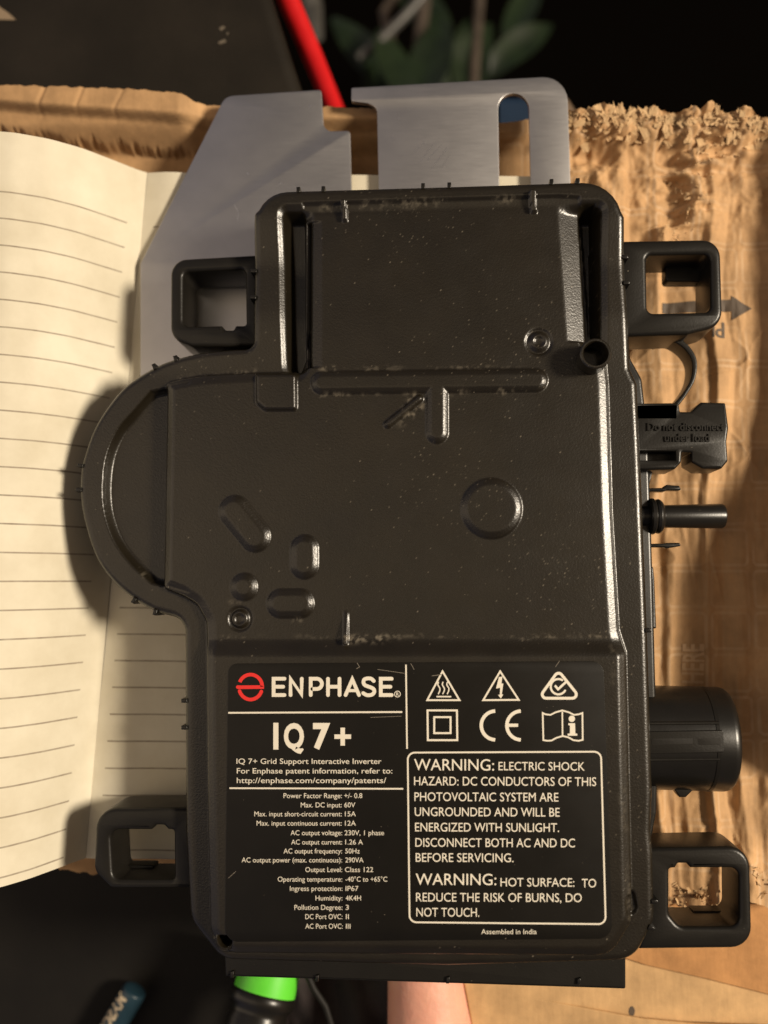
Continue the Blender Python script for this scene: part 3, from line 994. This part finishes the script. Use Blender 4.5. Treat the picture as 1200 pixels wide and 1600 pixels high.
# ---- back half of the case
back = rounded([(404, 330, 40), (965, 312, 50), (985, 560, 0), (1003, 592, 20), (1013, 680, 0), (1020, 900, 0), (1028, 1200, 0), (1026, 1270, 10), (1018, 1310, 8),
                (1016, 1440, 40), (985, 1490, 30), (700, 1500, 0), (350, 1490, 40), (300, 1430, 40), (294, 975, 20), (240, 946, 30), (150, 860, 40), (132, 765, 60),
                (170, 650, 50), (270, 572, 40), (406, 552, 10)])
child('back_cover', prism([W(back, 13)], 3.6, 13.5, 1.0), M_gloss)
# ---- bottom lip
child('bottom_lip', prism([W(rounded([(350, 1478, 4), (978, 1470, 4), (978, 1546, 3), (352, 1526, 3)]), 15)], 9.5, 15, 0.6), M_lug)
for px, py in ((362, 1524), (495, 1530), (700, 1533), (905, 1535)):
    child('clip_tab', prism([W([(px-2, py-5), (px+3, py-6), (px+2, py+5), (px-3, py+5)], 16)], 14, 15.8, 0.3), M_gloss)
# ---- clip tabs round the rim
ctr = Vector(P2(620, 850, ZF))
tabs = [(466, 298), (505, 296), (661, 291), (702, 289), (862, 284), (903, 282), (979, 401), (982, 441), (398, 423), (398, 464),
        (241, 573), (274, 560), (126, 727), (124, 765), (209, 938), (242, 957), (289, 1095), (289, 1137), (1019, 1409), (1021, 1452), (1013, 985)]
for px, py in tabs:
    z = 27 if py < 330 else (25 if py < 500 else ZF)
    p = Vector(P2(px, py, z))
    d = np.array([[abs((Vector(outw[i])-p).length)] for i in range(len(outw))]).argmin()
    best = None
    for i in range(len(outw)):
        a, b = Vector(outw[i]), Vector(outw[(i+1) % len(outw)])
        e = b-a
        if e.length < 1e-6: continue
        t = max(0, min(1, (p-a).dot(e)/e.length_squared)); qd = (a+e*t-p).length
        if best is None or qd < best[0]: best = (qd, a+e*t, e.normalized())
    c, tg = best[1], best[2]
    nn = Vector((tg.y, -tg.x))
    if nn.dot(c-ctr) < 0: nn = -nn
    quad = [c+tg*0.55-nn*0.9, c-tg*0.55-nn*0.9, c-tg*0.5+nn*0.75, c+tg*0.5+nn*0.75]
    child('clip_tab', prism([[(k.x, k.y) for k in quad]], z-8, z+0.15, 0.25), M_gloss)

# ---- mounting plate
plate_l = rounded([(352, 150, 20), (502, 140, 3), (506, 205, 14), (547, 204, 4), (552, 330, 0), (552, 640, 0), (760, 640, 0), (760, 900, 0), (260, 900, 0),
                   (219, 640, 0), (219, 415, 12)])
# left and right wings joined under the case
outer = rounded([(352, 150, 22), (502, 140, 4), (506, 205, 14), (547, 204, 5), (552, 400, 0), (594, 400, 0), (589, 168, 12), (575, 161, 10), (549, 158, 3), (549, 137, 3),
                 (886, 118, 38), (896, 420, 0), (900, 900, 0), (240, 900, 0), (219, 640, 0), (219, 412, 18)])
slot = rounded([(778, 146, 24), (826, 146, 24), (832, 400, 20), (782, 400, 20)])
child('mounting_plate', prism([W(outer, 3.2), W(slot, 3.2)], 1.6, 3.2, 0.22), M_alu)

M_bright = mat('scratched bright metal', (0.95, 0.92, 0.88), 0.3, 1.0)
for sa, sb, sw_ in (((648, 236), (664, 222), 1.0), ((657, 252), (676, 226), 1.0), ((668, 250), (690, 226), 0.8), ((676, 262), (699, 231), 1.1), ((690, 262), (703, 242), 0.8),
                    ((366, 320), (373, 332), 1.2), ((373, 332), (371, 344), 1.2), ((612, 214), (616, 218), 1.0), ((622, 184), (624, 186), 1.6), ((482, 168), (487, 164), 1.2), ((386, 270), (388, 272), 1.8), ((436, 288), (440, 286), 1.6)):
    sv_, sf_ = to_plan(stroke_px([sa, sb], sw_), 3.23)
    obj('scratch', sv_, [f_ if (Vector(sv_[f_[1]])-Vector(sv_[f_[0]])).cross(Vector(sv_[f_[2]])-Vector(sv_[f_[0]])).z > 0 else f_[::-1] for f_ in sf_], M_bright, bpy.data.objects['mounting_plate'])
# ---- mounting lugs
def lug(outer, hole, ledge=None):
    lp = prism([W(rounded(outer), 19), W(rounded(hole), 19)], 4, 19, 1.1)
    if ledge: lp = merge(lp, prism([W(rounded(ledge), 10)], 4.2, 10, 0.5))
    return child('mounting_lug', lp, M_lug)
# chosen so that the inner walls show as in the photograph
lug([(266, 405, 26), (410, 397, 0), (410, 541, 0), (300, 541, 12), (266, 528, 30)],
    [(286, 424, 10), (383, 420, 8), (384, 508, 4), (368, 508, 3), (364, 515, 3), (350, 515, 3), (346, 508, 3), (286, 510, 10)])
lug([(960, 376, 0), (1126, 373, 28), (1130, 508, 30), (1075, 522, 12), (960, 526, 0)],
    [(1010, 398, 8), (1110, 396, 12), (1111, 487, 10), (1012, 489, 10)])
lug([(150, 1263, 34), (310, 1262, 0), (310, 1388, 0), (172, 1388, 8), (146, 1362, 25)],
    [(172, 1297, 14), (236, 1297, 2), (243, 1290, 4), (256, 1290, 4), (262, 1297, 2), (271, 1297, 6), (272, 1375, 6), (176, 1375, 14)],
    [(196, 1264, 8), (310, 1262, 0), (310, 1280, 0), (196, 1280, 4)])
lug([(1000, 1326, 0), (1172, 1323, 34), (1176, 1482, 32), (1000, 1484, 0)],
    [(1046, 1358, 4), (1056, 1357, 2), (1060, 1350, 3), (1074, 1350, 3), (1080, 1357, 2), (1155, 1357, 14), (1156, 1449, 16), (1062, 1449, 20), (1046, 1430, 12)],
    [(1010, 1322, 0), (1130, 1322, 10), (1130, 1340, 0), (1010, 1340, 0)])
# inner ledge blocks of the right-hand lugs
child('ledge', prism([W(rounded([(1040, 400, 3), (1112, 400, 3), (1112, 440, 3), (1040, 440, 6)]), 9)], 4.3, 9, 0.4), M_lug)
child('ledge', prism([W(rounded([(1082, 1424, 4), (1150, 1424, 3), (1150, 1452, 3), (1082, 1452, 3)]), 9)], 4.3, 9, 0.4), M_lug)
child('ledge', prism([W(rounded([(186, 1352, 4), (240, 1352, 3), (240, 1378, 3), (186, 1378, 3)]), 9)], 4.3, 9, 0.4), M_lug)
# slim posts beside the case
child('brace', prism([W(rounded([(998, 396, 2), (1012, 398, 2), (1004, 440, 6), (1007, 492, 4), (992, 492, 2), (990, 440, 6)]), 16)], 6, 16, 0.5), M_gloss)

# ---- screw tube
def ringtube(c, z0, z1, ro, ri):
    p = P2(*c, z1)
    prof = [(0, ri), (0, ro), (z1-z0-0.3, ro), (z1-z0, ro-0.3), (z1-z0, ri+0.2), (z1-z0-0.3, ri)]
    V, Fc = lathe(prof, (p[0], p[1], z0), (0, 0, 1), 40)
    Fc = Fc[:-2]
    n_ = 40; m_ = len(prof)
    for k in range(n_):
        a, b = (m_-1)*n_+k, (m_-1)*n_+(k+1) % n_
        Fc.append((a, b, (k+1) % n_, k))
    return V, Fc
child('screw_boss', ringtube((931, 552), 20, 32.5, 4.0, 3.1), M_shell)
child('screw_boss', ringtube((352, 1468), 19, 27.4, 2.6, 1.9), M_shell)

# ---- DC connectors
tilt = 0
dc = child('socket_connector', merge(
    prism([W(rounded([(985, 630, 0), (1061, 629, 3), (1063, 643, 2), (1080, 643, 1), (1096, 628, 3), (1134, 629, 3), (1139, 668, 2), (1136, 690, 2),
                      (1138, 720, 4), (1128, 732, 3), (1098, 732, 5), (1081, 722, 4), (1081, 707, 2), (1066, 706, 2), (1065, 722, 5), (1055, 733, 5), (985, 735, 0)]), 17),
           W([(1000, 636), (1053, 636), (1053, 650), (1000, 650)], 17), W([(1000, 705), (1056, 705), (1056, 719), (1000, 719)], 17)], 6, 17, 0.7),
    prism([W([(990, 634), (1060, 634), (1060, 728), (990, 728)], 12)], 5.5, 11.5, 0.4)), M_lug)
for s, xa, xb, yb in (('Do not disconnect', 1011, 1131, 673), ('under load', 1038, 1108, 690)):
    v, f = text_px(s, xa, xb, yb, 12, 0.015)
    bm_v, bm_f = to_plan((v, f), 17)
    n_ = len(bm_v)
    V = [(a, b, 17.45) for a, b, c in bm_v] + [(a, b, 16.9) for a, b, c in bm_v]
    ed = {}
    for q3 in bm_f:
        for i in range(len(q3)):
            e = (q3[i], q3[(i+1) % len(q3)]); ed[tuple(sorted(e))] = ed.get(tuple(sorted(e)), []) + [e]
    Fc = list(bm_f) + [(e[0][1], e[0][0], e[0][0]+n_, e[0][1]+n_) for e in ed.values() if len(e) == 1]
    obj('lettering', V, Fc, M_lug, dc)
path = spline([(1030, 529, 0), (1052, 527, 0), (1074, 540, 0), (1087, 562, 0), (1085, 590, 0), (1072, 614, 0), (1056, 634, 0)], 8)
wds = np.interp(np.linspace(0, 1, len(path)), [0, .25, .5, .8, 1], [8, 9, 8, 6, 8])
lft, rgt = [], []
for i, p in enumerate(path):
    t = (path[min(i+1, len(path)-1)]-path[max(i-1, 0)]).normalized(); nn = Vector((-t.y, t.x))
    lft.append((p.x+nn.x*wds[i]/2, p.y+nn.y*wds[i]/2)); rgt.append((p.x-nn.x*wds[i]/2, p.y-nn.y*wds[i]/2))
child('tether_strap', prism([W(lft+rgt[::-1], 13)], 4, 12, 0.4), M_lug)
child('wedge', prism([W([(995, 730), (1021, 733), (1013, 766), (995, 768)], 12)], 5, 12, 0.4), M_lug)
for ya in (763, 850):
    sgn = 1
    child('clip_prong', prism([W(rounded([(1000, ya, 0), (1036, ya-1, 2), (1042, ya-6 if ya < 800 else ya-2, 3), (1062, ya-4 if ya < 800 else ya-2, 2), (1065, ya+3, 2), (1042, ya+3 if ya < 800 else ya+7, 2), (1038, ya+5, 1), (1000, ya+5, 0)]), 12)], 9, 12, 0.4), M_lug)
c = P(1012, 807, 12)
pin = child('pin_connector', lathe([(-4, 3.0), (19.8, 3.4), (20.4, 3.1), (20.5, 2.6), (19.8, 2.1), (18, 1.9)], c, (1, 0.0, 0), 36), M_gloss)
child('seal_ring', lathe([(0, 3.6), (0, 4.7), (.4, 5.0), (1.2, 5.0), (1.6, 4.7), (1.75, 4.3), (1.9, 4.6), (2.6, 4.8), (3.1, 4.6), (3.6, 4.1), (4.0, 3.4)], P(1013, 807, 12), (1, 0, 0), 40), M_gloss, pin)
child('clip_block', prism([W(rounded([(1000, 885, 0), (1021, 885, 3), (1023, 905, 2), (1026, 982, 2), (1003, 983, 0)]), 11)], 5, 11, 0.5), M_lug)
# ---- AC connector
BZ = 6.0
c = P(1010, 1151, BZ); ca, cb = P(1020, 1070, BZ), P(1020, 1233, BZ)
ra = (ca-cb).length/2*0.985
e = (P(1136, 1151, BZ)-c).length
ac = child('barrel_connector', lathe([(-3, ra), (e-2.2, ra), (e-1.2, ra-.25), (e-.4, ra-.9), (e, ra-2.2), (e, ra-4), (e-1, ra-4.2)], c, (1, -0.015, 0), 64), M_gloss, deg=50)
child('key_channel', prism([W(rounded([(1014, 1143, 0), (1130, 1141, 3), (1131, 1176, 3), (1014, 1178, 0)]), BZ+ra)], BZ+ra*0.7, BZ+ra+0.16, 0.15), M_lug, ac)
for xa_, xb_ in ((1018, 1082), (1091, 1126)):  # raised strips, their dark colour stands for shade in the grooves
    child('slot', prism([W(rounded([(xa_, 1154, 2), (xb_, 1153, 2), (xb_, 1163, 2), (xa_, 1164, 2)]), BZ+ra)], BZ+ra, BZ+ra+0.2, 0.03), M_dark, ac)
for yy in (1131, 1187):
    a = P(1016, yy, BZ+ra*0.97); b = P(1124, yy-1, BZ+ra*0.97); off = abs(a.y-c.y); zz = BZ+math.sqrt(max(0, ra*ra-off*off))
    child('key_rib', tube([(a.x, a.y, zz-0.1), (b.x, b.y, zz-0.1)], 0.5, 10), M_lug, ac)
child('end_ring', lathe([(e-7.0, ra-0.3), (e-6.9, ra+0.12), (e-6.0, ra+0.12), (e-5.9, ra-0.3)], c, (1, -0.015, 0), 64), M_lug, ac)
child('latch_nub', prism([W([(1050, 1228), (1090, 1228), (1072, 1246), (1062, 1246)], 11)], 6, 11, 0.4), M_lug, ac)

# ---- label
ZL = ZP + 2.0 + 0.22
lab = child('label', prism([W(rounded([(357, 1037, 14), (943, 1033, 20), (957, 1467, 22), (352, 1472, 20)]), ZL)], ZL-0.32, ZL, 0.05), M_label)
ZI = ZL + 0.03
def ink(name, parts, m=M_ink):
    V, Fc = [], []
    for i, pf in enumerate(parts):
        v, f = to_plan(pf, ZI + 0.008*i)
        n_ = len(V); V += v; Fc += [tuple(j+n_ for j in q3) for q3 in f]
    o = obj(name, V, Fc, m, lab)
    bm = bmesh.new(); bm.from_mesh(o.data)
    for fa in bm.faces:
        if fa.normal.z < 0: fa.normal_flip()
    bm.to_mesh(o.data); bm.free()
    return o
# red emblem
ew = 5.6
ink('emblem', [stroke_px(arc(391.5, 1073, 18.2, 158, 0, 24, 19)+[(409.7, 1073.5), (372.5, 1073.8)], ew, cap=False)[0:2],
               stroke_px([(371.5, 1073.6), (373, 1073.6)], ew), stroke_px(arc(391.5, 1073, 18.2, -22, -160, 24, 20), ew)], M_red)
# brand name in round-ended strokes
sw = 5.8
yt, yb_ = 1060.5, 1086
B = []
def E(x): 
    B.append(stroke_px([(x+17, yt), (x, yt), (x, yb_), (x+17, yb_)], sw)); B.append(stroke_px([(x+3, 1073), (x+15, 1073)], sw))
E(427.5)
B.append(stroke_px([(454, yb_), (454, yt), (471, yb_-1), (471.5, yt)], sw))
B.append(stroke_px([(485.5, yb_), (485.5, yt)]+arc(495, 1068.5, 8, 90, -90, 10)+[(488, 1076.5)], sw))
B.append(stroke_px([(512.5, yt), (512.5, yb_)], sw)); B.append(stroke_px([(530.5, yt), (530.5, yb_)], sw)); B.append(stroke_px([(515, 1073), (528, 1073)], sw))
B.append(stroke_px([(540, yb_), (550.5, yt+1), (561, yb_)], sw)); B.append(stroke_px([(545.5, 1079), (555.5, 1079)], sw-1))
B.append(stroke_px([(584, 1064), (580, 1060.6), (574, 1060), (569, 1062), (568, 1067), (571, 1071), (579, 1074), (584, 1077), (584.5, 1082), (580, 1085.8), (573, 1086), (567.5, 1083)], sw, curve=True))
E(595)
ink('brand_lettering', B)
ink('registered_mark', [stroke_px(arc(621, 1084.5, 4.6, 0, 350, 20), 1.1, closed=True), text_px('R', 619, 623.4, 1087.2, 5.2, 0.01)])
ink('model_lettering', [text_px('I', 427, 435, 1168.5, 36.5, 0.05), text_px('Q', 443.5, 475, 1168.5, 36.5, 0.035), text_px('7', 489, 516, 1168, 36, 0.045), stroke_px([(522.5, 1151), (548.5, 1151)], 7, cap=False), stroke_px([(535.5, 1137), (535.5, 1165)], 7, cap=False)])
ink('patent_note', [text_px('IQ 7+ Grid Support Interactive Inverter', 369.5, 596, 1193.5, 8.2, 0.002), text_px('For Enphase patent information, refer to:', 370, 613, 1208.5, 8.2, 0.002),
                    text_px('http://enphase.com/company/patents/', 370, 603.5, 1223.5, 8.4, 0.002)])
rows = [('Power Factor Range:', 443, 534, '+/- 0.8', 538, 566, 1247), ('Max. DC input:', 470, 534, '60V', 538, 555, 1261.5), ('Max. input short-circuit current:', 397.5, 534, '15A', 539, 556, 1275.5),
        ('Max. input continuous current:', 401, 534, '12A', 539, 556, 1290), ('AC output voltage:', 454, 534.5, '230V, 1 phase', 538.5, 600, 1305), ('AC output current:', 455, 534.5, '1.26 A', 539.5, 567, 1319.5),
        ('AC output frequency:', 443, 534.5, '50Hz', 539.5, 562, 1333.5), ('AC output power (max. continuous):', 377.5, 534.5, '290VA', 539.5, 568, 1347.5), ('Output Level:', 477, 534.5, 'Class 122', 539, 583, 1362.5),
        ('Operating temperature:', 434, 534.5, '-40\u00b0C to +65\u00b0C', 540, 605, 1377.5), ('Ingress protection:', 453, 535, 'IP67', 540, 560, 1392), ('Humidity:', 493, 535, '4K4H', 540, 564, 1407),
        ('Pollution Degree:', 460, 535, '3', 540, 545, 1421.5), ('DC Port OVC:', 477, 535, 'II', 540.5, 545, 1436), ('AC Port OVC:', 477, 535.5, 'III', 540.5, 547.5, 1451)]
tb = []
for a, xa, xb, b, xc, xd, y in rows:
    tb.append(text_px(a, xa, xb, y, 7.6, 0.0)); tb.append(text_px(b, xc, xd, y, 7.6, 0.0))
ink('rating_table', tb)
wn_ = [('WARNING:', 647, 772, 1203.5, 17.5, .002), ('ELECTRIC SHOCK', 779, 913.5, 1203.5, 13, .001), ('HAZARD: DC CONDUCTORS OF THIS', 647, 931.5, 1227, 13.5, .001), ('PHOTOVOLTAIC SYSTEM ARE', 647.5, 872.5, 1251.5, 13.5, .001),
       ('UNGROUNDED AND WILL BE', 648, 874.5, 1275, 13.5, .001), ('ENERGIZED WITH SUNLIGHT.', 648.5, 873.5, 1299, 13.5, .001), ('DISCONNECT BOTH AC AND DC', 649, 898.5, 1323, 13.5, .001),
       ('BEFORE SERVICING.', 649.5, 802.5, 1346.5, 13.5, .001), ('WARNING:', 649.5, 775.5, 1382.5, 17.5, .002), ('HOT SURFACE:', 782, 897.5, 1385, 13.2, .001), ('TO', 909, 931.5, 1386.5, 13.2, .001),
       ('REDUCE THE RISK OF BURNS, DO', 650, 909, 1408.5, 13.5, .001), ('NOT TOUCH.', 650.5, 749, 1432, 13.5, .001)]
ink('warning_text', [text_px(*a, slope=0.004) for a in wn_])
ink('warning_border', [stroke_px(rounded([(637, 1176, 11), (939, 1174.5, 11), (946.5, 1444, 11), (640, 1441, 11)], 6), 2.6, closed=True)])
ink('origin_note', [text_px('Assembled in India', 752, 838.5, 1459.5, 7.6, 0.0)])
ink('divider', [stroke_px([(356.5, 1113.8), (628.5, 1112.5)], 2.7, cap=False)])
ink('divider', [stroke_px([(358.5, 1231.5), (630, 1232.5)], 2.5, cap=False)])
ink('divider', [stroke_px([(634.3, 1038.5), (636, 1170)], 2.5, cap=False)])
def tri(pts, wd, r): return stroke_px(rounded([(*p, r) for p in pts], 5) if r else pts, wd, closed=True)
hot = [tri([(691.5, 1049), (718, 1094), (667.5, 1094)], 2.8, 0), stroke_px([(682, 1088.5), (705, 1088.5)], 2.2, cap=False)]
for xx in (686, 693, 700):
    hot.append(stroke_px([(xx-1, 1066), (xx-1.8, 1070), (xx+1, 1075), (xx+1.2, 1079), (xx-1, 1084)], 1.9, curve=True))
ink('hot_surface_icon', hot)
ink('shock_icon', [tri([(781.5, 1049), (810.5, 1093.5), (755, 1094)], 2.8, 0), ([(779.5, 1058), (785, 1057), (783.5, 1068), (786.5, 1068), (784, 1085), (786.5, 1085), (782.5, 1091.5), (778, 1085.5), (781, 1085.5), (781.5, 1074.5), (775, 1076)], [tuple(range(11))])])
ink('compliance_icon', [tri([(872.5, 1048), (907, 1091), (841.5, 1091)], 4.4, 6), stroke_px(arc(872.5, 1073, 12, 60, 330, 24), 3.2), stroke_px([(867, 1071), (872, 1077), (886, 1064)], 3.6, cap=False)])
ink('double_insulation_icon', [stroke_px([(668, 1110), (714, 1110), (714.5, 1156.5), (668.5, 1156.5)], 3, closed=True), stroke_px([(678.5, 1120.5), (704, 1120.5), (704, 1145.5), (678.5, 1145.5)], 3, closed=True)])
ink('ce_mark', [stroke_px(arc(774.5, 1133.5, 22.5, 92, 268, 24), 5.4, cap=False), stroke_px(arc(814.5, 1133.5, 22.5, 92, 268, 24), 5.4, cap=False), stroke_px([(794, 1133.2), (809.5, 1133.2)], 5, cap=False)])
ink('manual_icon', [stroke_px([(848, 1114)]+[(852, 1116), (860, 1117), (868, 1113), (878.5, 1110), (889, 1113), (897, 1117), (905, 1116)]+[(910, 1114), (910.5, 1156)]+[(904, 1157.5), (896, 1156.5), (888, 1152), (879, 1150), (869, 1153), (862, 1157), (855, 1157.5)]+[(849, 1156.5)], 2.5, closed=True),
                    stroke_px([(878.6, 1112), (879, 1150)], 2.3, cap=False), (arc(893.5, 1123, 5, 0, 340, 16), [tuple(range(17))]),
                    ([(888, 1130), (898.5, 1130), (899, 1146), (902, 1146.5), (902, 1149.5), (887, 1149.5), (887, 1146.5), (890.5, 1146), (890.5, 1133.5), (888, 1133)], [tuple(range(10))])])
# worn scratches on the film
M_scr = mat('scratched film', (0.20, 0.17, 0.13), 0.6)
for sp_ in [stroke_px([(590, 1046), (632, 1052)], 0.7), stroke_px([(675, 1056), (690, 1054)], 0.9), stroke_px([(868, 1042), (874, 1033)], 0.7), stroke_px([(579, 1121), (627, 1119)], 0.6),
                stroke_px([(357, 1372), (368, 1362)], 0.7), stroke_px([(558, 1036), (562, 1042), (557, 1045)], 0.8), stroke_px([(642, 1037), (647, 1046)], 0.8)]:
    ink('scratch', [sp_], M_scr)

# ================================================================== THINGS ROUND THE BOX
case = empty('leather_case', (*P2(200, 60, -30), -70))
tag(case, 'dark brown leather case behind the torn cardboard flap, with a tan arrow tip', 'case')
child('case_body', prism([W(rounded([(-400, -400, 0), (300, -400, 0), (425, -5, 20), (452, 80, 0), (492, 200, 30), (485, 260, 30), (-400, 260, 0)]), -24)], -70, -24, 5, 4), M_leather, case)
child('arrow_print', prism([W([(-40, -22), (0, 11), (14, 21), (25, 31), (0, 30.5), (-40, 29)], -23.8)], -23.95, -23.8, 0.02), M_tan, case, sh=False)
for q4 in ([(342, 44), (349, 40), (352, 43), (345, 48)], [(353, 52), (357, 50), (356, 55)], [(340, 66), (351, 61), (354, 65), (344, 69)]):
    child('scuff', prism([W(q4, -23.8)], -23.95, -23.8, 0.02), mat('scuffed leather', (0.13, 0.105, 0.075), 0.6), case, sh=False)

def px_tube(pts, rads, n=16):
    pth = [P(a, b, z) for a, b, z in pts]
    return tube(pth, rads, n)
o = child('red_rod', px_tube([(420, -80, -36), (450, 0, -52), (487, 85, -72), (524, 175, -96), (560, 262, -120)], [4.2, 4.2, 4.2, 4.1, 4.1], 24), M_redrod, None)
tag(o, 'bright red round rod leaning beside the dark leather case', 'rod')
o = child('blue_box', prism([W(rounded([(764, 146, 10), (846, 146, 10), (846, 240, 10), (764, 240, 10)]), -60)], -110, -60, 4, 3), M_blue, None)
tag(o, 'dark blue box seen through the rounded slot of the aluminium plate', 'box')
# dim plant behind
pl = empty('potted_plant', (*P2(680, 60, -400), -598))
tag(pl, 'dim green plant with broad leaves and brown stems in the dark behind the aluminium plate', 'plant')
def leaf(px, py, z, ln, wd, ang, droop, tilt):
    z = z-170; ln, wd, droop = ln*1.5, wd*1.5, droop*1.5; b = P(px, py, z); V, Fc = [], []
    d = Vector((math.cos(ang), math.sin(ang), 0)); s = Vector((-d.y, d.x, 0)); m = 14
    for i in range(m+1):
        t = i/m
        ww = wd*math.sin(math.pi*min(1, t*0.93+0.05))**0.8*(1-0.25*t)
        c_ = b + d*(ln*t) + Vector((0, 0, -droop*t*t))
        for k in (-1, -.5, 0, .5, 1):
            V.append(tuple(c_ + s*(ww*k) + Vector((0, 0, tilt*k*ww + abs(k)*ww*0.35 + 1.0*math.sin(t*9+k)))))
    for i in range(m):
        for k in range(4):
            a = i*5+k; Fc.append((a, a+1, a+6, a+5))
    return obj('leaf', V, Fc, M_leaf, pl, True)
for a in ((640, 165, -150, 46, 9, 1.9, 8, .5), (655, 170, -160, 52, 12, 1.35, 10, -.3), (690, 180, -170, 60, 11, 1.15, 14, .2), (730, 170, -175, 55, 11, 1.5, 12, .4), (625, 150, -190, 60, 11, 2.2, 9, .2),
          (760, 120, -190, 50, 9, 0.8, 15, .1), (700, 90, -200, 60, 12, 2.0, 12, .3), (600, 190, -180, 40, 9, 1.7, 12, .5), (790, 80, -210, 52, 9, 1.2, 12, -.3)):
    leaf(*a)
for a in (([(738, 200, -160), (742, 100, -175), (752, -30, -190)], 2.3), ([(668, 190, -170), (652, 90, -180), (668, -30, -190)], 3.0), ([(612, 190, -160), (618, 100, -180), (600, 20, -190), (640, -40, -200)], 2.6)):
    child('stem', px_tube([(q_[0], q_[1], q_[2]-170) for q_ in a[0]], a[1]*1.5, 10), M_stem, pl)
child('pot', lathe([(0, 38), (0, 40), (62, 52), (70, 52), (70, 48), (60, 46)], (P(680, -160, -560).x, P(680, -160, -560).y, -598), (0, 0, 1), 32), M_beige, pl)
o = child('metal_rod', px_tube([(560, 92, -330), (596, 62, -328), (640, 18, -326), (690, -40, -324)], 3.6, 12), M_grey, None)
tag(o, 'short grey metal rod crossing the dark space beside the red rod', 'rod')
o = child('grey_post', px_tube([(470, -60, -300), (488, 10, -302), (492, 60, -320)], [7, 7, 6], 12), M_grey, None)
tag(o, 'pale grey rounded post just beside the top of the red rod', 'post')
pz = -62; pc = P(850, 170, pz)
o = child('beige_jar', lathe([(0, 10), (0, 13), (10, 16), (34, 15.5), (42, 12), (45, 8), (46, 3)], (pc.x, pc.y-2, pz-46), (0.0, 0.02, 1), 36), M_beige, None, deg=60)
tag(o, 'small round beige jar behind the top corner of the aluminium plate', 'jar')

# at the bottom edge
ts = empty('cosmetic_tube', (*P2(180, 1600, -48), -54))
tag(ts, 'slim teal tube with raised cream capital letters lying on the black tabletop', 'tube')
ta, tb_ = P(212, 1545, -55), P(136, 1672, -55)
bd = child('tube_body', tube(spline([ta, ta.lerp(tb_, .08), ta.lerp(tb_, .5), tb_], 6), [2.2, 3.2, 3.9, 4.1, 4.2, 4.3]+[4.4]*13, 24), M_teal, ts)
v, f = text_px('MASCO', 0, 62, 0, 20, 0.03)
ax = (tb_-ta).normalized(); sd_ = Vector((0, 0, 1)).cross(ax).normalized()   # letters run down the tube
V = []
for px, py in v:
    s_ = 2.2 + px*0.25; t_ = py*0.20 - 2.6       # mm
    an = t_/4.6 + 0.45
    V.append(tuple(ta + ax*s_ + sd_*(4.62*math.sin(an)) + Vector((0, 0, 4.62*math.cos(an)))))
obj('lettering', V, f, mat('cream lettering', (0.62, 0.50, 0.34), 0.5), ts)

hd = empty('tool_handle', (*P2(415, 1580, -70), -92))
tag(hd, 'black rounded tool handle with a bright green collar under the lower rim of the inverter', 'handle')
a, b = P(428, 1492, -36), P(372, 1712, -24)
axh = (b-a)
child('collar', lathe([(0, 8), (0, 9.4), (11.5, 10.0), (13.0, 9.8), (13.6, 8)], a, axh, 40), M_green, hd, deg=50)
child('grip', lathe([(8, 6), (10.2, 9.6), (11.2, 10.4), (13.5, 10.5), (14.6, 9.7), (15.4, 9.0), (17, 9.0), (19, 9.6), (40, 9.8), (56, 9.4)], a, axh, 40), M_gloss, hd, deg=60)

# grey cloth, leg and cord
n = 40; V, Fc = [], []
for j in range(n+1):
    for i in range(n+1):
        px = 440+190*i/n; py = 1470+330*j/n
        p = P(px, py, -43)
        z = -43 + 3.0*math.sin(px/23+py/60)+2*math.sin(px/11-py/37) - 6*max(0, (i/n-0.85)/0.15)*0
        V.append((p.x, p.y, z))
m_ = len(V); V += [(a[0], a[1], a[2]-3) for a in V]
for j in range(n):
    for i in range(n):
        a = j*(n+1)+i
        Fc.append((a, a+n+1, a+n+2, a+1)); Fc.append((m_+a, m_+a+1, m_+a+n+2, m_+a+n+1))
for k in range(n):
    Fc += [(k, k+1, m_+k+1, m_+k), (n*(n+1)+k+1, n*(n+1)+k, m_+n*(n+1)+k, m_+n*(n+1)+k+1),
           ((k+1)*(n+1), k*(n+1), m_+k*(n+1), m_+(k+1)*(n+1)), (k*(n+1)+n, (k+1)*(n+1)+n, m_+(k+1)*(n+1)+n, m_+k*(n+1)+n)]
o = obj('cloth', V, Fc, M_cloth, None, True)
tag(o, 'dark grey cloth showing between the black tool handle and the bare leg', 'cloth')
o = child('cord', px_tube([(470, 1500, -29), (490, 1545, -29), (508, 1572, -29), (520, 1610, -29), (528, 1680, -30)], 1.1, 10), M_dark, None)
tag(o, 'thin black cord lying over the dark grey cloth', 'cord')
# bare leg of the photographer: one skinned limb
pts = [P(655, 1380, -26), P(660, 1460, -26), P(666, 1540, -26), P(674, 1620, -26), P(690, 1760, -26), P(700, 1900, -26)]
rad = [10.9, 11.6, 12.7, 14.6, 17.8, 21]
me = bpy.data.meshes.new('person')
base = pts[0].copy()
me.from_pydata([tuple((p-base)*S) for p in pts], [(i, i+1) for i in range(5)], [])
po = bpy.data.objects.new('person', me); COL.objects.link(po); po.location = base*S
md = po.modifiers.new('skin', 'SKIN')
for i, sv in enumerate(me.skin_vertices[0].data):
    sv.radius = (rad[i]*S*1.02, rad[i]*S*1.25); sv.use_root = (i == 0)
md.use_smooth_shade = True
po.modifiers.new('sub', 'SUBSURF').render_levels = 2
me.materials.append(M_skin)
tag(po, 'bare pink skin of a leg showing at the bottom edge beside dark cloth', 'person')
